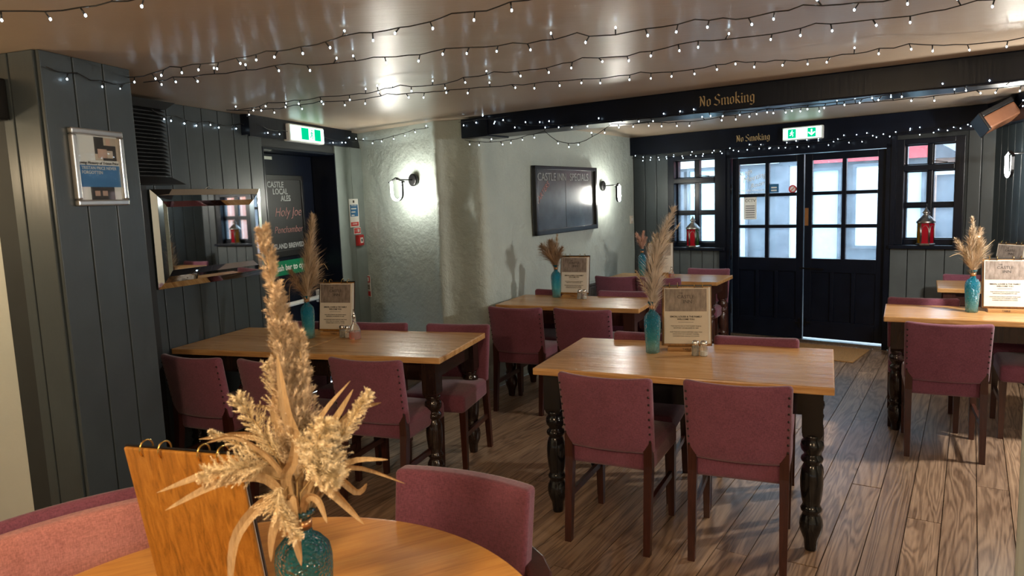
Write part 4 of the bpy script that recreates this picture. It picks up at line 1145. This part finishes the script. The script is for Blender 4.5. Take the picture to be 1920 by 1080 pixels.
# black legged table
vase('teal bottle vase on the black legged table', .735, 3.70, Z)
bouquet('tall grey feathery plume leaning right in the middle table vase', (.735, 3.70, Z + VH), 0,
        [(arc(.115, .47, -.01, .0), .105, 560, 'plume_grey', dict(lean=1.3, sw=.0019, droop=.5)), (arc(.03, .34, .02, .03), .095, 340, 'plume_grey', dict(lean=1.2, sw=.0019)), (arc(-.085, .17, -.015, -.01), .03, 90, 'plume_grey', dict(lean=1.0, sw=.0012)), (arc(.15, .40, -.03, .02), .05, 160, 'plume_grey', dict(lean=1.2, sw=.0012))])
menu('clipboard menu stand on the black legged table', .925, 3.735, Z, R(-14))
shakers(.935, 3.595, Z, 'pepper shaker in front of the menu on the black legged table', 'salt shaker in front of the menu on the black legged table')
# long table
vase('teal bottle vase on the long table below the push bar door', -1.315, 4.50, Z)
bouquet('upright tan pampas plume with drooping strands on the long table', (-1.315, 4.50, Z + VH), 0,
        [(arc(.075, .50, .01), .10, 560, 'plume_tan', dict(lean=1.4, sw=.0019)), (arc(.03, .32, .05, .02), .09, 450, 'plume_tan', dict(lean=1.0, sw=.0013)), (arc(-.09, .16, -.02), .09, 220, 'plume_brown', dict(lean=.8, sw=.0012, droop=.9))],
        [([(0, 0, -.03), (-.05, 0, .10), (-.12, 0, .10), (-.16, 0, -.02)], .003), ([(0, 0, -.03), (-.06, .01, .08), (-.10, 0, .06), (-.11, 0, -.05)], .003), ([(0, 0, -.03), (.06, 0, .14), (.12, 0, .20), (.15, 0, .16)], .003)])
menu('clipboard menu stand on the long table', -1.165, 4.60, Z, R(-16))
shakers(-1.095, 4.475, Z, 'pepper shaker beside the amber bottle on the long table', 'salt shaker beside the amber bottle on the long table')
s = thing('sauce_bottle', 'glass bottle of amber sauce on the long table', 'bottle', (-1.0, 4.41, Z))
MB().lathe([(.034, 0), (.037, .005), (.037, .05), (.030, .075), (.014, .10), (.0115, .12), (.0115, .14), (.014, .145)], 20).build('flask', 'clear_glass', s)
MB().lathe([(.032, .004), (.0345, .008), (.0345, .048)], 20).build('sauce', 'amber_liquid', s)
MB().lathe([(.008, .13), (.013, .146), (.008, .155), (.004, .165), (.004, .19)], 12).build('pourer', 'chrome', s)
# chalkboard wall table
vase('teal bottle vase on the table under the specials chalkboard', .375, 5.96, Z)
bouquet('brown bushy grass fanning left on the table under the chalkboard', (.375, 5.96, Z + VH), 0,
        [(arc(-.11, .16, -.01), .12, 300, 'plume_brown', dict(lean=.9, sw=.0014)), (arc(-.03, .19, 0, .02), .12, 300, 'plume_brown', dict(lean=1.1, sw=.0014)), (arc(.02, .25), .05, 140, 'plume_tan', dict(lean=1.2, sw=.0013)), (arc(.06, .14), .08, 200, 'plume_brown', dict(lean=1.0, sw=.0013))])
menu('clipboard menu stand on the table under the specials chalkboard', .525, 5.955, Z, R(-25))
shakers(.555, 5.80, Z, 'pepper shaker on the table under the specials chalkboard', 'salt shaker on the table under the specials chalkboard')
# corner table
vase('teal bottle vase on the corner table left of the doors', 1.365, 7.36, Z)
bouquet('short pink grass tuft on the corner table', (1.365, 7.36, Z + VH), 0,
        [(arc(-.06, .17, 0), .05, 200, 'plume_pink', dict(lean=1.0, sw=.0025)), (arc(.02, .18, 0), .05, 200, 'plume_pink', dict(lean=1.1, sw=.0025)), (arc(.05, .12, 0), .04, 130, 'plume_pink', dict(lean=1.0, sw=.0025))])
menu('clipboard menu stand on the corner table, half behind a tall grey plume', 1.53, 7.25, Z, R(-15))
s = thing('sauce_bottle', 'small glass bottle of brown sauce on the corner table', 'bottle', (1.60, 7.06, Z))
MB().lathe([(.026, 0), (.028, .005), (.028, .045), (.018, .065), (.011, .085), (.011, .11)], 16).build('flask', 'clear_glass', s)
MB().lathe([(.024, .004), (.026, .007), (.026, .04)], 16).build('sauce', 'amber_liquid', s)
# right table
vase('teal bottle vase on the table at the right edge', 2.975, 4.54, Z)
bouquet('bushy beige plumes on the table at the right edge', (2.975, 4.54, Z + VH), 0,
        [(arc(-.02, .33, 0), .06, 320, 'plume_straw', dict(lean=1.2, sw=.0015)), (arc(.05, .26, 0, .02), .07, 300, 'plume_tan', dict(lean=1.1, sw=.0014)), (arc(-.12, .20, -.01), .06, 260, 'plume_straw', dict(lean=1.1, sw=.0014)), (arc(.02, .20, .02, -.02), .08, 280, 'plume_straw', dict(lean=1.0, sw=.0014)), (arc(-.04, .26, -.02, -.02), .06, 240, 'plume_tan', dict(lean=1.1, sw=.0014))],
        [([(0, 0, -.03), (-.08, 0, .10), (-.16, 0, .09)], .002), ([(0, 0, -.03), (.06, 0, .12), (.13, 0, .19)], .002)])
menu('clipboard menu stand on the table at the right edge', 3.165, 4.50, Z, R(-24))
menu('clipboard menu stand seen edge on below the right wall lamp', 3.95, 5.62, Z, R(-75))

# round table foreground
FV = (-.432, 1.33)
vase('dark teal dimpled bottle vase on the round table', FV[0], FV[1], RTZ, VD)
fm = dup(mproto, 'clipboard menu stand on the round table, wooden back towards the viewer', (-.705, 1.53, RTZ), math.pi + R(-17))
fm.scale = (1.16, 1.05, 1.03)
V3 = lambda *a: [(x, y, z) for x, y, z in a]
fg = [
 ([(0, 0, -.14), (.0, 0, .02), (-.02, .0, .20), (-.042, .01, .36), (-.072, .01, .55)], .070, 190, 'plume_straw', dict(start=.30, up=1.5, hair=.016, per=70, sw=.0006)),
 ([(0, 0, -.14), (0, .02, .03), (-.012, .02, .16), (-.030, .03, .28), (-.048, .03, .43)], .072, 140, 'plume_straw', dict(start=.34, up=1.4, hair=.016, per=60, sw=.00055)),
 ([(0, 0, -.14), (0, .01, .03), (.005, .01, .16), (.0, .02, .26), (-.008, .02, .36)], .066, 110, 'plume_straw', dict(start=.34, up=1.4, hair=.016, per=60, sw=.00055)),
 ([(0, 0, -.14), (-.01, .02, .06), (-.05, .04, .15), (-.075, .05, .285)], .066, 84, 'plume_cream', dict(start=.40, up=.9, hair=.010, per=44)),
 ([(0, 0, -.14), (-.02, .0, .07), (-.07, .0, .16), (-.115, -.01, .235)], .060, 70, 'plume_cream', dict(start=.42, up=.9, hair=.010, per=44)),
 ([(0, 0, -.14), (-.02, .0, .07), (-.08, .0, .12), (-.165, -.01, .165)], .040, 52, 'plume_cream', dict(start=.45, up=.9, hair=.008, per=40)),
 ([(0, 0, -.14), (.0, -.02, .08), (.03, -.03, .13), (.055, -.03, .20)], .070, 80, 'plume_cream', dict(start=.50, up=.4, hair=.012, per=60)),
 ([(0, 0, -.14), (.01, -.03, .06), (.045, -.04, .11), (.085, -.05, .10)], .066, 84, 'plume_cream', dict(start=.50, up=.4, hair=.012, per=60)),
 ([(0, 0, -.14), (.02, .0, .05), (.06, .01, .13), (.128, .01, .245)], .054, 90, 'plume_cream', dict(start=.45, up=1.0, hair=.010, per=50)),
 ([(0, 0, -.14), (-.03, -.02, .08), (-.09, -.04, .11), (-.165, -.05, .10)], .058, 74, 'plume_cream', dict(start=.5, up=.6, hair=.010, per=46)),
 ([(0, 0, -.14), (-.01, -.05, .08), (-.02, -.08, .06), (.02, -.10, .005)], .046, 66, 'plume_cream', dict(start=.5, up=.7, hair=.009, per=46)),
]
fl = [
 (V3((0, 0, -.03), (-.05, -.02, .09), (-.14, -.03, .10), (-.26, -.04, .055)), 0.0170), (V3((0, 0, -.03), (-.05, -.03, .08), (-.13, -.05, .085), (-.235, -.06, .03)), 0.0139),
 (V3((0, 0, -.03), (-.04, .02, .10), (-.10, .02, .15), (-.20, .01, .145)), 0.0155), (V3((0, 0, -.03), (.03, -.03, .09), (.07, -.04, .07), (.135, -.05, .01)), 0.0186),
 (V3((0, 0, -.03), (.02, .02, .12), (.06, .03, .19), (.095, .03, .25)), 0.0124), (V3((0, 0, -.03), (.04, .03, .12), (.09, .03, .20), (.15, .03, .225)), 0.0124),
 (V3((0, 0, -.03), (-.03, -.06, .06), (-.09, -.09, .0), (-.10, -.10, -.11)), 0.0155), (V3((0, 0, -.03), (.0, -.06, .07), (.015, -.08, .0), (.025, -.08, -.06)), 0.0155),
 (V3((0, 0, -.03), (-.01, -.04, .05), (-.03, -.07, .0), (-.035, -.07, -.06)), 0.0139), (V3((0, 0, -.03), (-.02, .0, .12), (-.05, .0, .20), (-.04, .0, .29)), 0.0139),
 (V3((0, 0, -.03), (.0, -.02, .14), (-.02, -.03, .22), (-.035, -.03, .33)), 0.0155), (V3((0, 0, -.03), (.05, .04, .06), (.10, .05, .03), (.12, .05, .05)), 0.0124),
 (V3((0, 0, -.03), (.05, .0, .07), (.10, .0, .115), (.17, .0, .12)), 0.0093), (V3((0, 0, -.03), (-.02, -.03, .08), (.0, -.05, .13), (.005, -.05, .19)), 0.0155),
 (V3((0, 0, -.03), (-.03, -.03, .10), (-.10, -.05, .17), (-.16, -.05, .16)), .010), (V3((0, 0, -.03), (.03, -.02, .12), (.04, -.02, .20), (.10, -.02, .28)), .011),
 (V3((0, 0, -.03), (.03, .02, .06), (.10, .03, .09), (.20, .03, .06)), .009), (V3((0, 0, -.03), (-.02, .03, .14), (-.06, .03, .20), (-.11, .03, .21)), .010), (V3((0, 0, -.03), (.02, -.04, .05), (.05, -.06, .06), (.07, -.07, .02)), .012),
]
bouquet('large dried arrangement of pampas and leaves on the round table', (FV[0], FV[1], RTZ + VH - .015), 0, fg, fl, 'dried_arrangement').rotation_euler = (0, R(4.2), 0)

# ------------------------------------------------------------------ lanterns, doormat
def lantern(label, x, y, z, rz, order):
    s = thing('moroccan_lantern', label, 'lantern', (x, y, z), rz, 'window sill lanterns')
    r = .068; hx = [(r * math.cos(R(60 * k)), r * math.sin(R(60 * k))) for k in range(6)]
    MB().lathe([(.08, 0), (.082, .008), (.074, .018)], 6, smooth=False).build('base', 'pewter', s)
    for k in range(6):
        a, b = Vector(hx[k]), Vector(hx[(k + 1) % 6]); c = a.lerp(b, .06), a.lerp(b, .94)
        n = ((a + b) / 2).normalized() * .002
        MB().hexa([(c[0].x, c[0].y, .018), (c[1].x, c[1].y, .018), (c[1].x - n.x, c[1].y - n.y, .018), (c[0].x - n.x, c[0].y - n.y, .018), (c[0].x, c[0].y, .205), (c[1].x, c[1].y, .205), (c[1].x - n.x, c[1].y - n.y, .205), (c[0].x - n.x, c[0].y - n.y, .205)]).build('pane', 'lantern_' + order[k % len(order)], s)
        ar_ = [a.lerp(b, .5 - .40 * math.cos(q * math.pi / 8)) for q in range(9)]; o2 = n * 1.6
        MB().tube([(a.lerp(b, .1).x + o2.x, a.lerp(b, .1).y + o2.y, .03)] + [(p_.x + o2.x, p_.y + o2.y, .13 + .055 * math.sin(q * math.pi / 8)) for q, p_ in enumerate(ar_)] + [(a.lerp(b, .9).x + o2.x, a.lerp(b, .9).y + o2.y, .03)], .0022, 4).build('arch', 'pewter', s)
        MB().tube([(hx[k][0], hx[k][1], .015), (hx[k][0], hx[k][1], .21)], .004, 5).build('corner_post', 'pewter', s)
    MB().lathe([(.078, .205), (.083, .213), (.074, .225), (.058, .245), (.036, .268), (.024, .28), (.022, .292), (.034, .297), (.026, .31), (.010, .335), (.004, .35), (.0, .355)], 12).build('roof', 'pewter', s)
    return s
p = FWA + FWD * .775; q = FWD.orthogonal(); nrm = Vector((FWD.y, -FWD.x))
lp = p + nrm * .02; lantern('silver lantern with red and green glass on the left window sill', lp.x, lp.y, .985, FA + R(20), ['red', 'green', 'yellow', 'red', 'red', 'green'])
p = FWA + FWD * 3.10; lp = p + nrm * .02; lantern('silver lantern with red and yellow glass on the right window sill', lp.x, lp.y, 1.035, FA + R(5), ['red', 'red', 'green', 'yellow', 'red', 'red'])
o = MB().box(-.55, .55, -.30, .30, 0.001, .012).build('doormat', 'coir', None, (2.86, 6.93, 0), FA, .003)
tag(o, 'brown coir doormat on the floor inside the double doors', 'doormat')

# stickers and bills on the door glass
s = thing('window_bill', 'white CCTV notice stuck on the left door glass', 'notice', (FWA.x, FWA.y, 0), FA)
gx = DLx[0] + .076
box('sheet', 'facade_white', s, gx + .05, gx + .19, .0370, .0390, 1.29, 1.53); text('CCTV', .045, 'print_dark', s, (gx + .12, .0365, 1.49))
for k in range(6): box('print', 'slate', s, gx + .07, gx + .17, .0360, .0370, 1.31 + k * .024, 1.318 + k * .024)
s = thing('glass_lettering', 'white script lettering on the top pane of the left door', 'lettering', (FWA.x, FWA.y, 0), FA)
text('Kings', .07, 'facade_white', s, (gx + .06, .0385, 1.79), shear=.4, rot=R(-14)); text('Meeting', .082, 'facade_white', s, (gx + .16, .0385, 1.735), shear=.4, rot=R(-14)); text('Room', .07, 'facade_white', s, (gx + .20, .0385, 1.66), shear=.4, rot=R(-14))
text('ONE BAR AVAILABLE', .03, 'facade_white', s, (gx + .14, .0385, 1.60)); text('AT THE TOP OF THE STAIRS', .022, 'facade_white', s, (gx + .14, .0385, 1.565))
s = thing('round_sticker', 'small red no smoking sticker on the left door glass', 'sticker', (FWA.x, FWA.y, 0), FA)
c = (DLx[1] - .004 - .072 - .045, 1.60)
def disc(r0, r1, y, mat, nm):
    P = [(c[0] + rr * math.cos(k * .3927), yy, c[1] + rr * math.sin(k * .3927)) for yy in (y, y - .001) for rr in (r0, r1) for k in range(16)]
    mb = MB(); mb.v = P
    mb.quadfaces([(k, (k + 1) % 16, 16 + (k + 1) % 16, 16 + k) for k in range(16)] + [(32 + k, 32 + (k + 1) % 16, 48 + (k + 1) % 16, 48 + k) for k in range(16)])
    return mb.build(nm, mat, s)
disc(.001, .042, .039, 'facade_white', 'disc'); disc(.028, .042, .0375, 'awning_red', 'red_ring')
MB().bar((c[0] - .025, .0368, c[1] - .025), (c[0] + .025, .0368, c[1] + .025), .001, .008).build('red_bar', 'awning_red', s)
s = thing('blue_sticker', 'small blue sticker on the left door glass', 'sticker', (FWA.x, FWA.y, 0), FA)
bx_ = DLx[0] + .40
box('sheet', 'poster_blue', s, bx_, bx_ + .10, .0375, .0390, 1.57, 1.66)
for k in range(2): box('print', 'facade_white', s, bx_ + .02, bx_ + .08, .0365, .0375, 1.585 + k * .03, 1.60 + k * .03)

# ------------------------------------------------------------------ fairy lights
BULB = bmesh.new(); bmesh.ops.create_icosphere(BULB, subdivisions=1, radius=.0039)
for v_ in BULB.verts: v_.co.z *= 1.35
BULBM = bpy.data.meshes.new('bulb'); BULB.to_mesh(BULBM); BULB.free(); BULBM.materials.append(MATS['fairy'])
def fairy(label, pts, spacing=.105, seed=1, droop=.006, spread=.022, upto=.18):
    rn = random.Random(seed); pts = [Vector(p) for p in pts]
    s = thing('fairy_lights', label, 'fairy lights', pts[0], 0, 'white fairy light strings')
    o = pts[0].copy(); Q = []
    for a, b in zip(pts[:-1], pts[1:]):
        n = max(1, int((b - a).length / .05))
        for k in range(n): Q.append(a.lerp(b, k / n) - o + Vector((0, 0, -droop * math.sin(k / n * math.pi) + rn.uniform(-.0025, .0025))))
    Q.append(pts[-1] - o)
    mb = MB().tube(Q, .0024, 4)
    acc = spacing * .4; bl = []
    for a, b in zip(Q[:-1], Q[1:]):
        L = (b - a).length; acc += L
        if acc >= spacing:
            acc = rn.uniform(-.25, .25) * spacing; p = b
            d = Vector((rn.gauss(0, .45), rn.gauss(0, .45), 1 if rn.random() < upto else -1)).normalized()
            e = p + d * spread; mb.tube([p, e], .0030, 4); bl.append(e + d * .005)
    mb.build('cable', 'black', s)
    for p in bl: put('bulb', BULBM, None, s, p)
    return s
def lift(l, z=2.232): return [(x, y, z) for x, y in l]
fairy('fairy light string crossing the ceiling at the top left corner', lift([(-1.65, 2.29), (-1.54, 2.28), (-1.46, 2.28), (-1.29, 2.27), (-1.16, 2.21), (-0.99, 2.16)]), seed=1)
fairy('nearest ceiling fairy light string running up from the pier corner', lift([(-1.77, 3.43), (-1.6, 3.33), (-1.46, 3.21), (-1.35, 3.18), (-1.12, 3.08), (-0.96, 2.98), (-0.8, 2.91), (-0.6, 2.76), (-0.53, 2.73), (-0.37, 2.66), (-0.17, 2.51), (-0.09, 2.49), (0.03, 2.39), (0.2, 2.29)]), seed=2)
fairy('second ceiling fairy light string from the pier corner', lift([(-1.75, 3.55), (-1.67, 3.53), (-1.56, 3.45), (-1.4, 3.41), (-1.22, 3.36), (-1.02, 3.27), (-0.95, 3.24), (-0.88, 3.28), (-0.69, 3.24), (-0.56, 3.16), (-0.41, 3.15), (-0.24, 3.05), (-0.14, 3.05), (0.04, 3.0), (0.16, 2.97), (0.29, 2.86), (0.39, 2.91), (0.55, 2.83), (0.71, 2.71), (0.81, 2.7), (0.91, 2.72), (0.98, 2.65), (1.05, 2.57), (1.24, 2.56), (1.37, 2.49)]), seed=3)
fairy('third ceiling fairy light string from the mirror wall', lift([(-1.77, 4.62), (-1.59, 4.56), (-1.43, 4.39), (-1.25, 4.32), (-1.07, 4.22), (-0.83, 4.17), (-0.66, 4.02), (-0.56, 3.93), (-0.39, 3.97), (-0.21, 3.77), (-0.05, 3.64), (0.13, 3.62), (0.28, 3.47), (0.36, 3.35), (0.51, 3.35), (0.61, 3.28), (0.75, 3.14), (0.82, 3.08), (0.93, 3.07), (1.02, 3.04), (1.1, 3.0), (1.21, 2.84), (1.33, 2.85), (1.42, 2.82), (1.58, 2.72), (1.67, 2.59), (1.75, 2.53)]), seed=4)
fairy('ceiling fairy light string nearest the large beam', lift([(-1.76, 4.65), (-1.53, 4.66), (-1.32, 4.54), (-1.12, 4.4), (-0.87, 4.38), (-0.68, 4.21), (-0.51, 4.19), (-0.31, 4.14), (-0.14, 4.09), (0.04, 4.05), (0.23, 3.99), (0.42, 3.94), (0.61, 3.87), (0.71, 3.8), (0.93, 3.8), (1.06, 3.66), (1.14, 3.59), (1.34, 3.61), (1.54, 3.58), (1.62, 3.5), (1.75, 3.41), (1.84, 3.32), (2.08, 3.37), (2.23, 3.34), (2.33, 3.28), (2.43, 3.2)]), seed=5)
def along(o, ang, pts):
    c, s_ = math.cos(ang), math.sin(ang); return [(o[0] + x * c - y * s_, o[1] + x * s_ + y * c, z) for x, y, z in pts]
la = math.pi / 2 - AL
fairy('fairy light string pinned round the top of the pier', along(PA, pa, [(-.0, -.035, 2.20), (.16, -.03, 2.205), (.30, -.03, 2.19), (.48, -.03, 2.21)]) , seed=6, spacing=.13, droop=.012)
fairy('fairy light string along the top of the mirror wall', along(L0, la, [(LS - .02, -.10, 2.20), (LS + .25, -.03, 2.195), (LS + .55, -.03, 2.19), (LS + .88, -.03, 2.20), (LS + 1.0, -.10, 2.20), (LS + 1.3, -.085, 2.19), (LS + 1.9, -.085, 2.18), (LS + 2.3, -.085, 2.19), (LS + 2.55, -.04, 2.2)]), seed=7, spacing=.10, droop=.02)
fairy('fairy light string draped over the pale wall by the beam end', along((-1.42, 6.87), RWa, [(.08, -.06, 2.21), (.35, -.06, 2.18), (.65, -.06, 2.195), (.95, -.06, 2.225), (1.15, -.07, 2.22)]), seed=8, spacing=.12)
fairy('fairy light string swagged beneath the large ceiling beam', along(B0, BA, [(.05, -.03, 2.09), (.25, -.03, 2.06), (.45, -.03, 2.055), (.65, -.02, 2.08), (.80, -.02, 2.10), (.86, -.02, 2.05), (.95, -.02, 2.005), (1.05, -.02, 1.99), (1.15, -.02, 2.005), (1.35, -.02, 2.10), (1.6, .05, 2.10), (1.85, .05, 2.075), (2.1, .05, 2.085), (2.4, .05, 2.105), (3.0, .1, 2.09), (3.6, .1, 2.1), (4.4, .1, 2.09)]), seed=9, spacing=.075)
fairy('fairy light string tacked along the lower edge of the large beam', along(B0, BA, [(.3, -.03, 2.235), (.55, -.025, 2.17), (.9, -.025, 2.135), (1.4, -.025, 2.125), (2.0, -.02, 2.115), (2.6, .02, 2.10), (3.2, .0, 2.12), (3.8, .02, 2.12), (4.4, 0, 2.13)]), seed=10, spacing=.07, upto=.4)
fairy('fairy light string along the top edge of the beam end', along(B0, BA, [(.0, -.035, 2.235), (.2, -.035, 2.24), (.5, -.035, 2.235)]), seed=11, spacing=.08)
fairy('fairy light string over the left window and double doors', along(FWA, FA, [(.05, -.11, 2.035), (.3, -.11, 2.02), (.5, -.11, 2.02), (.8, -.11, 2.025), (1.15, -.11, 2.035), (1.5, -.11, 2.06), (2.0, -.11, 2.04), (2.5, -.11, 2.05), (2.9, -.11, 2.07), (3.3, -.11, 2.10), (3.55, -.12, 2.13)]), seed=12, spacing=.065, upto=.4)
fairy('second fairy light string over the double doors and right window', along(FWA, FA, [(.1, -.115, 2.065), (.6, -.115, 2.04), (1.2, -.115, 2.06), (1.8, -.115, 2.05), (2.4, -.115, 2.075), (3.0, -.115, 2.09), (3.5, -.115, 2.14)]), seed=13, spacing=.085, upto=.4)
ra = math.atan2(RD.y, RD.x); rn = random.Random(5)
fairy('bunched fairy lights on the beam above the right wall', along(RA, ra, [(.85 + .04 * k, -.115, 2.15 + rn.uniform(-.05, .05)) for k in range(14)]), seed=14, spacing=.025, upto=.5)

# ------------------------------------------------------------------ the street outside
fo = Vector((FWA.x, FWA.y)); far_n = Vector((-FWD.y, FWD.x))
st = MB().box(-12, 14, .22, 16, -.25, -.12).build('ground_street', 'street', None, (fo.x, fo.y, 0), FA); tag(st, kind='structure')
b = thing('shopfront', 'dark grey timber shopfront with pale windows across the street, seen through the doors', 'building', (fo.x, fo.y, 0), FA)
Y0 = 3.6
box('wall', 'facade_grey', b, -7, 2.52, Y0, Y0 + .4, -.12, 3.0)
for x0, x1, z0, z1, m_ in ((-5.6, -4.6, .9, 1.9, 'facade_white'), (-3.9, -3.0, .4, 1.9, 'window_sky_blue'), (-2.2, -1.5, .5, 1.9, 'facade_white'), (-.95, -.50, .2, 1.95, 'window_sky_blue'), (-.30, .0, .2, 1.9, 'window_sky_blue'), (.62, .80, .2, 1.95, 'facade_white'), (1.02, 1.38, .55, 1.85, 'window_sky_blue'), (1.62, 2.05, .75, 1.88, 'facade_white'), (2.2, 2.45, .5, 1.8, 'window_sky_blue')):
    p_ = box('shop_window', m_, b, x0, x1, Y0 - .05, Y0, z0, z1)  # opaque pale panels: reflected sky put into the window colour
    MB().box(x0 - .04, x0, Y0 - .08, Y0, z0 - .04, z1 + .04).box(x1, x1 + .04, Y0 - .08, Y0, z0 - .04, z1 + .04).box(x0, x1, Y0 - .08, Y0, z1, z1 + .04).box(x0, x1, Y0 - .08, Y0, z0 - .04, z0).build('window_surround', 'facade_grey', p_)
box('fascia', 'awning_red', b, .95, 2.5, Y0 - .10, Y0, 1.96, 2.22); box('fascia', 'facade_white', b, -7, .5, Y0 - .10, Y0, 2.0, 2.5)
for k in range(5): box('pilaster', 'slate', b, -6.4 + k * 1.72, -6.2 + k * 1.72, Y0 - .10, Y0, -.12, 1.95)
for x0, x1 in ((1.0, 1.4), (1.6, 2.1)):
    box('stall_riser', 'facade_grey', b, x0, x1, Y0 - .09, Y0, .1, .48); box('riser_rail', 'facade_white', b, x0, x1, Y0 - .11, Y0, .48, .52)
b = thing('yard_wall', 'grey rendered yard wall seen through the right window', 'wall', (fo.x, fo.y, 0), FA)
box('wall', 'yard_grey', b, 2.56, 4.55, 4.0, 4.2, -.12, 1.72); box('coping', 'facade_white', b, 2.54, 4.57, 3.95, 4.25, 1.72, 1.78)
b = thing('gable_house', 'far pink house with sloping slate roof seen through the right window', 'building', (fo.x, fo.y, 0), FA)
MB().hexa([(1.0, 9, -.12), (2.2, 9, -.12), (2.2, 12, -.12), (1.0, 12, -.12), (1.0, 9, 2.1), (2.2, 9, 2.1), (2.2, 12, 2.1), (1.0, 12, 2.1)]).build('wall', 'skin_print', b)
MB().hexa([(.9, 8.8, 2.1), (2.3, 8.8, 2.1), (2.3, 12.2, 2.1), (.9, 12.2, 2.1), (.9, 8.8, 2.75), (1.3, 8.8, 2.75), (1.3, 12.2, 2.75), (.9, 12.2, 2.75)]).build('roof', 'slate', b)
b = thing('brick_house', 'red brick house seen only in the wall mirror through the window', 'building', (fo.x, fo.y, 0), FA)
box('wall', 'far_brick', b, 4.6, 12, 3.2, 9, -.12, 3.4)
MB().hexa([(4.4, 3.0, 3.4), (12.2, 3.0, 3.4), (12.2, 9.2, 3.4), (4.4, 9.2, 3.4), (4.6, 5.4, 4.6), (12, 5.4, 4.6), (12, 6.8, 4.6), (4.6, 6.8, 4.6)]).build('roof', 'slate', b)
for k in range(2): box('window', 'facade_white', b, 7.2 + k * 1.9, 8.1 + k * 1.9, 3.14, 3.2, 1.0, 2.2)
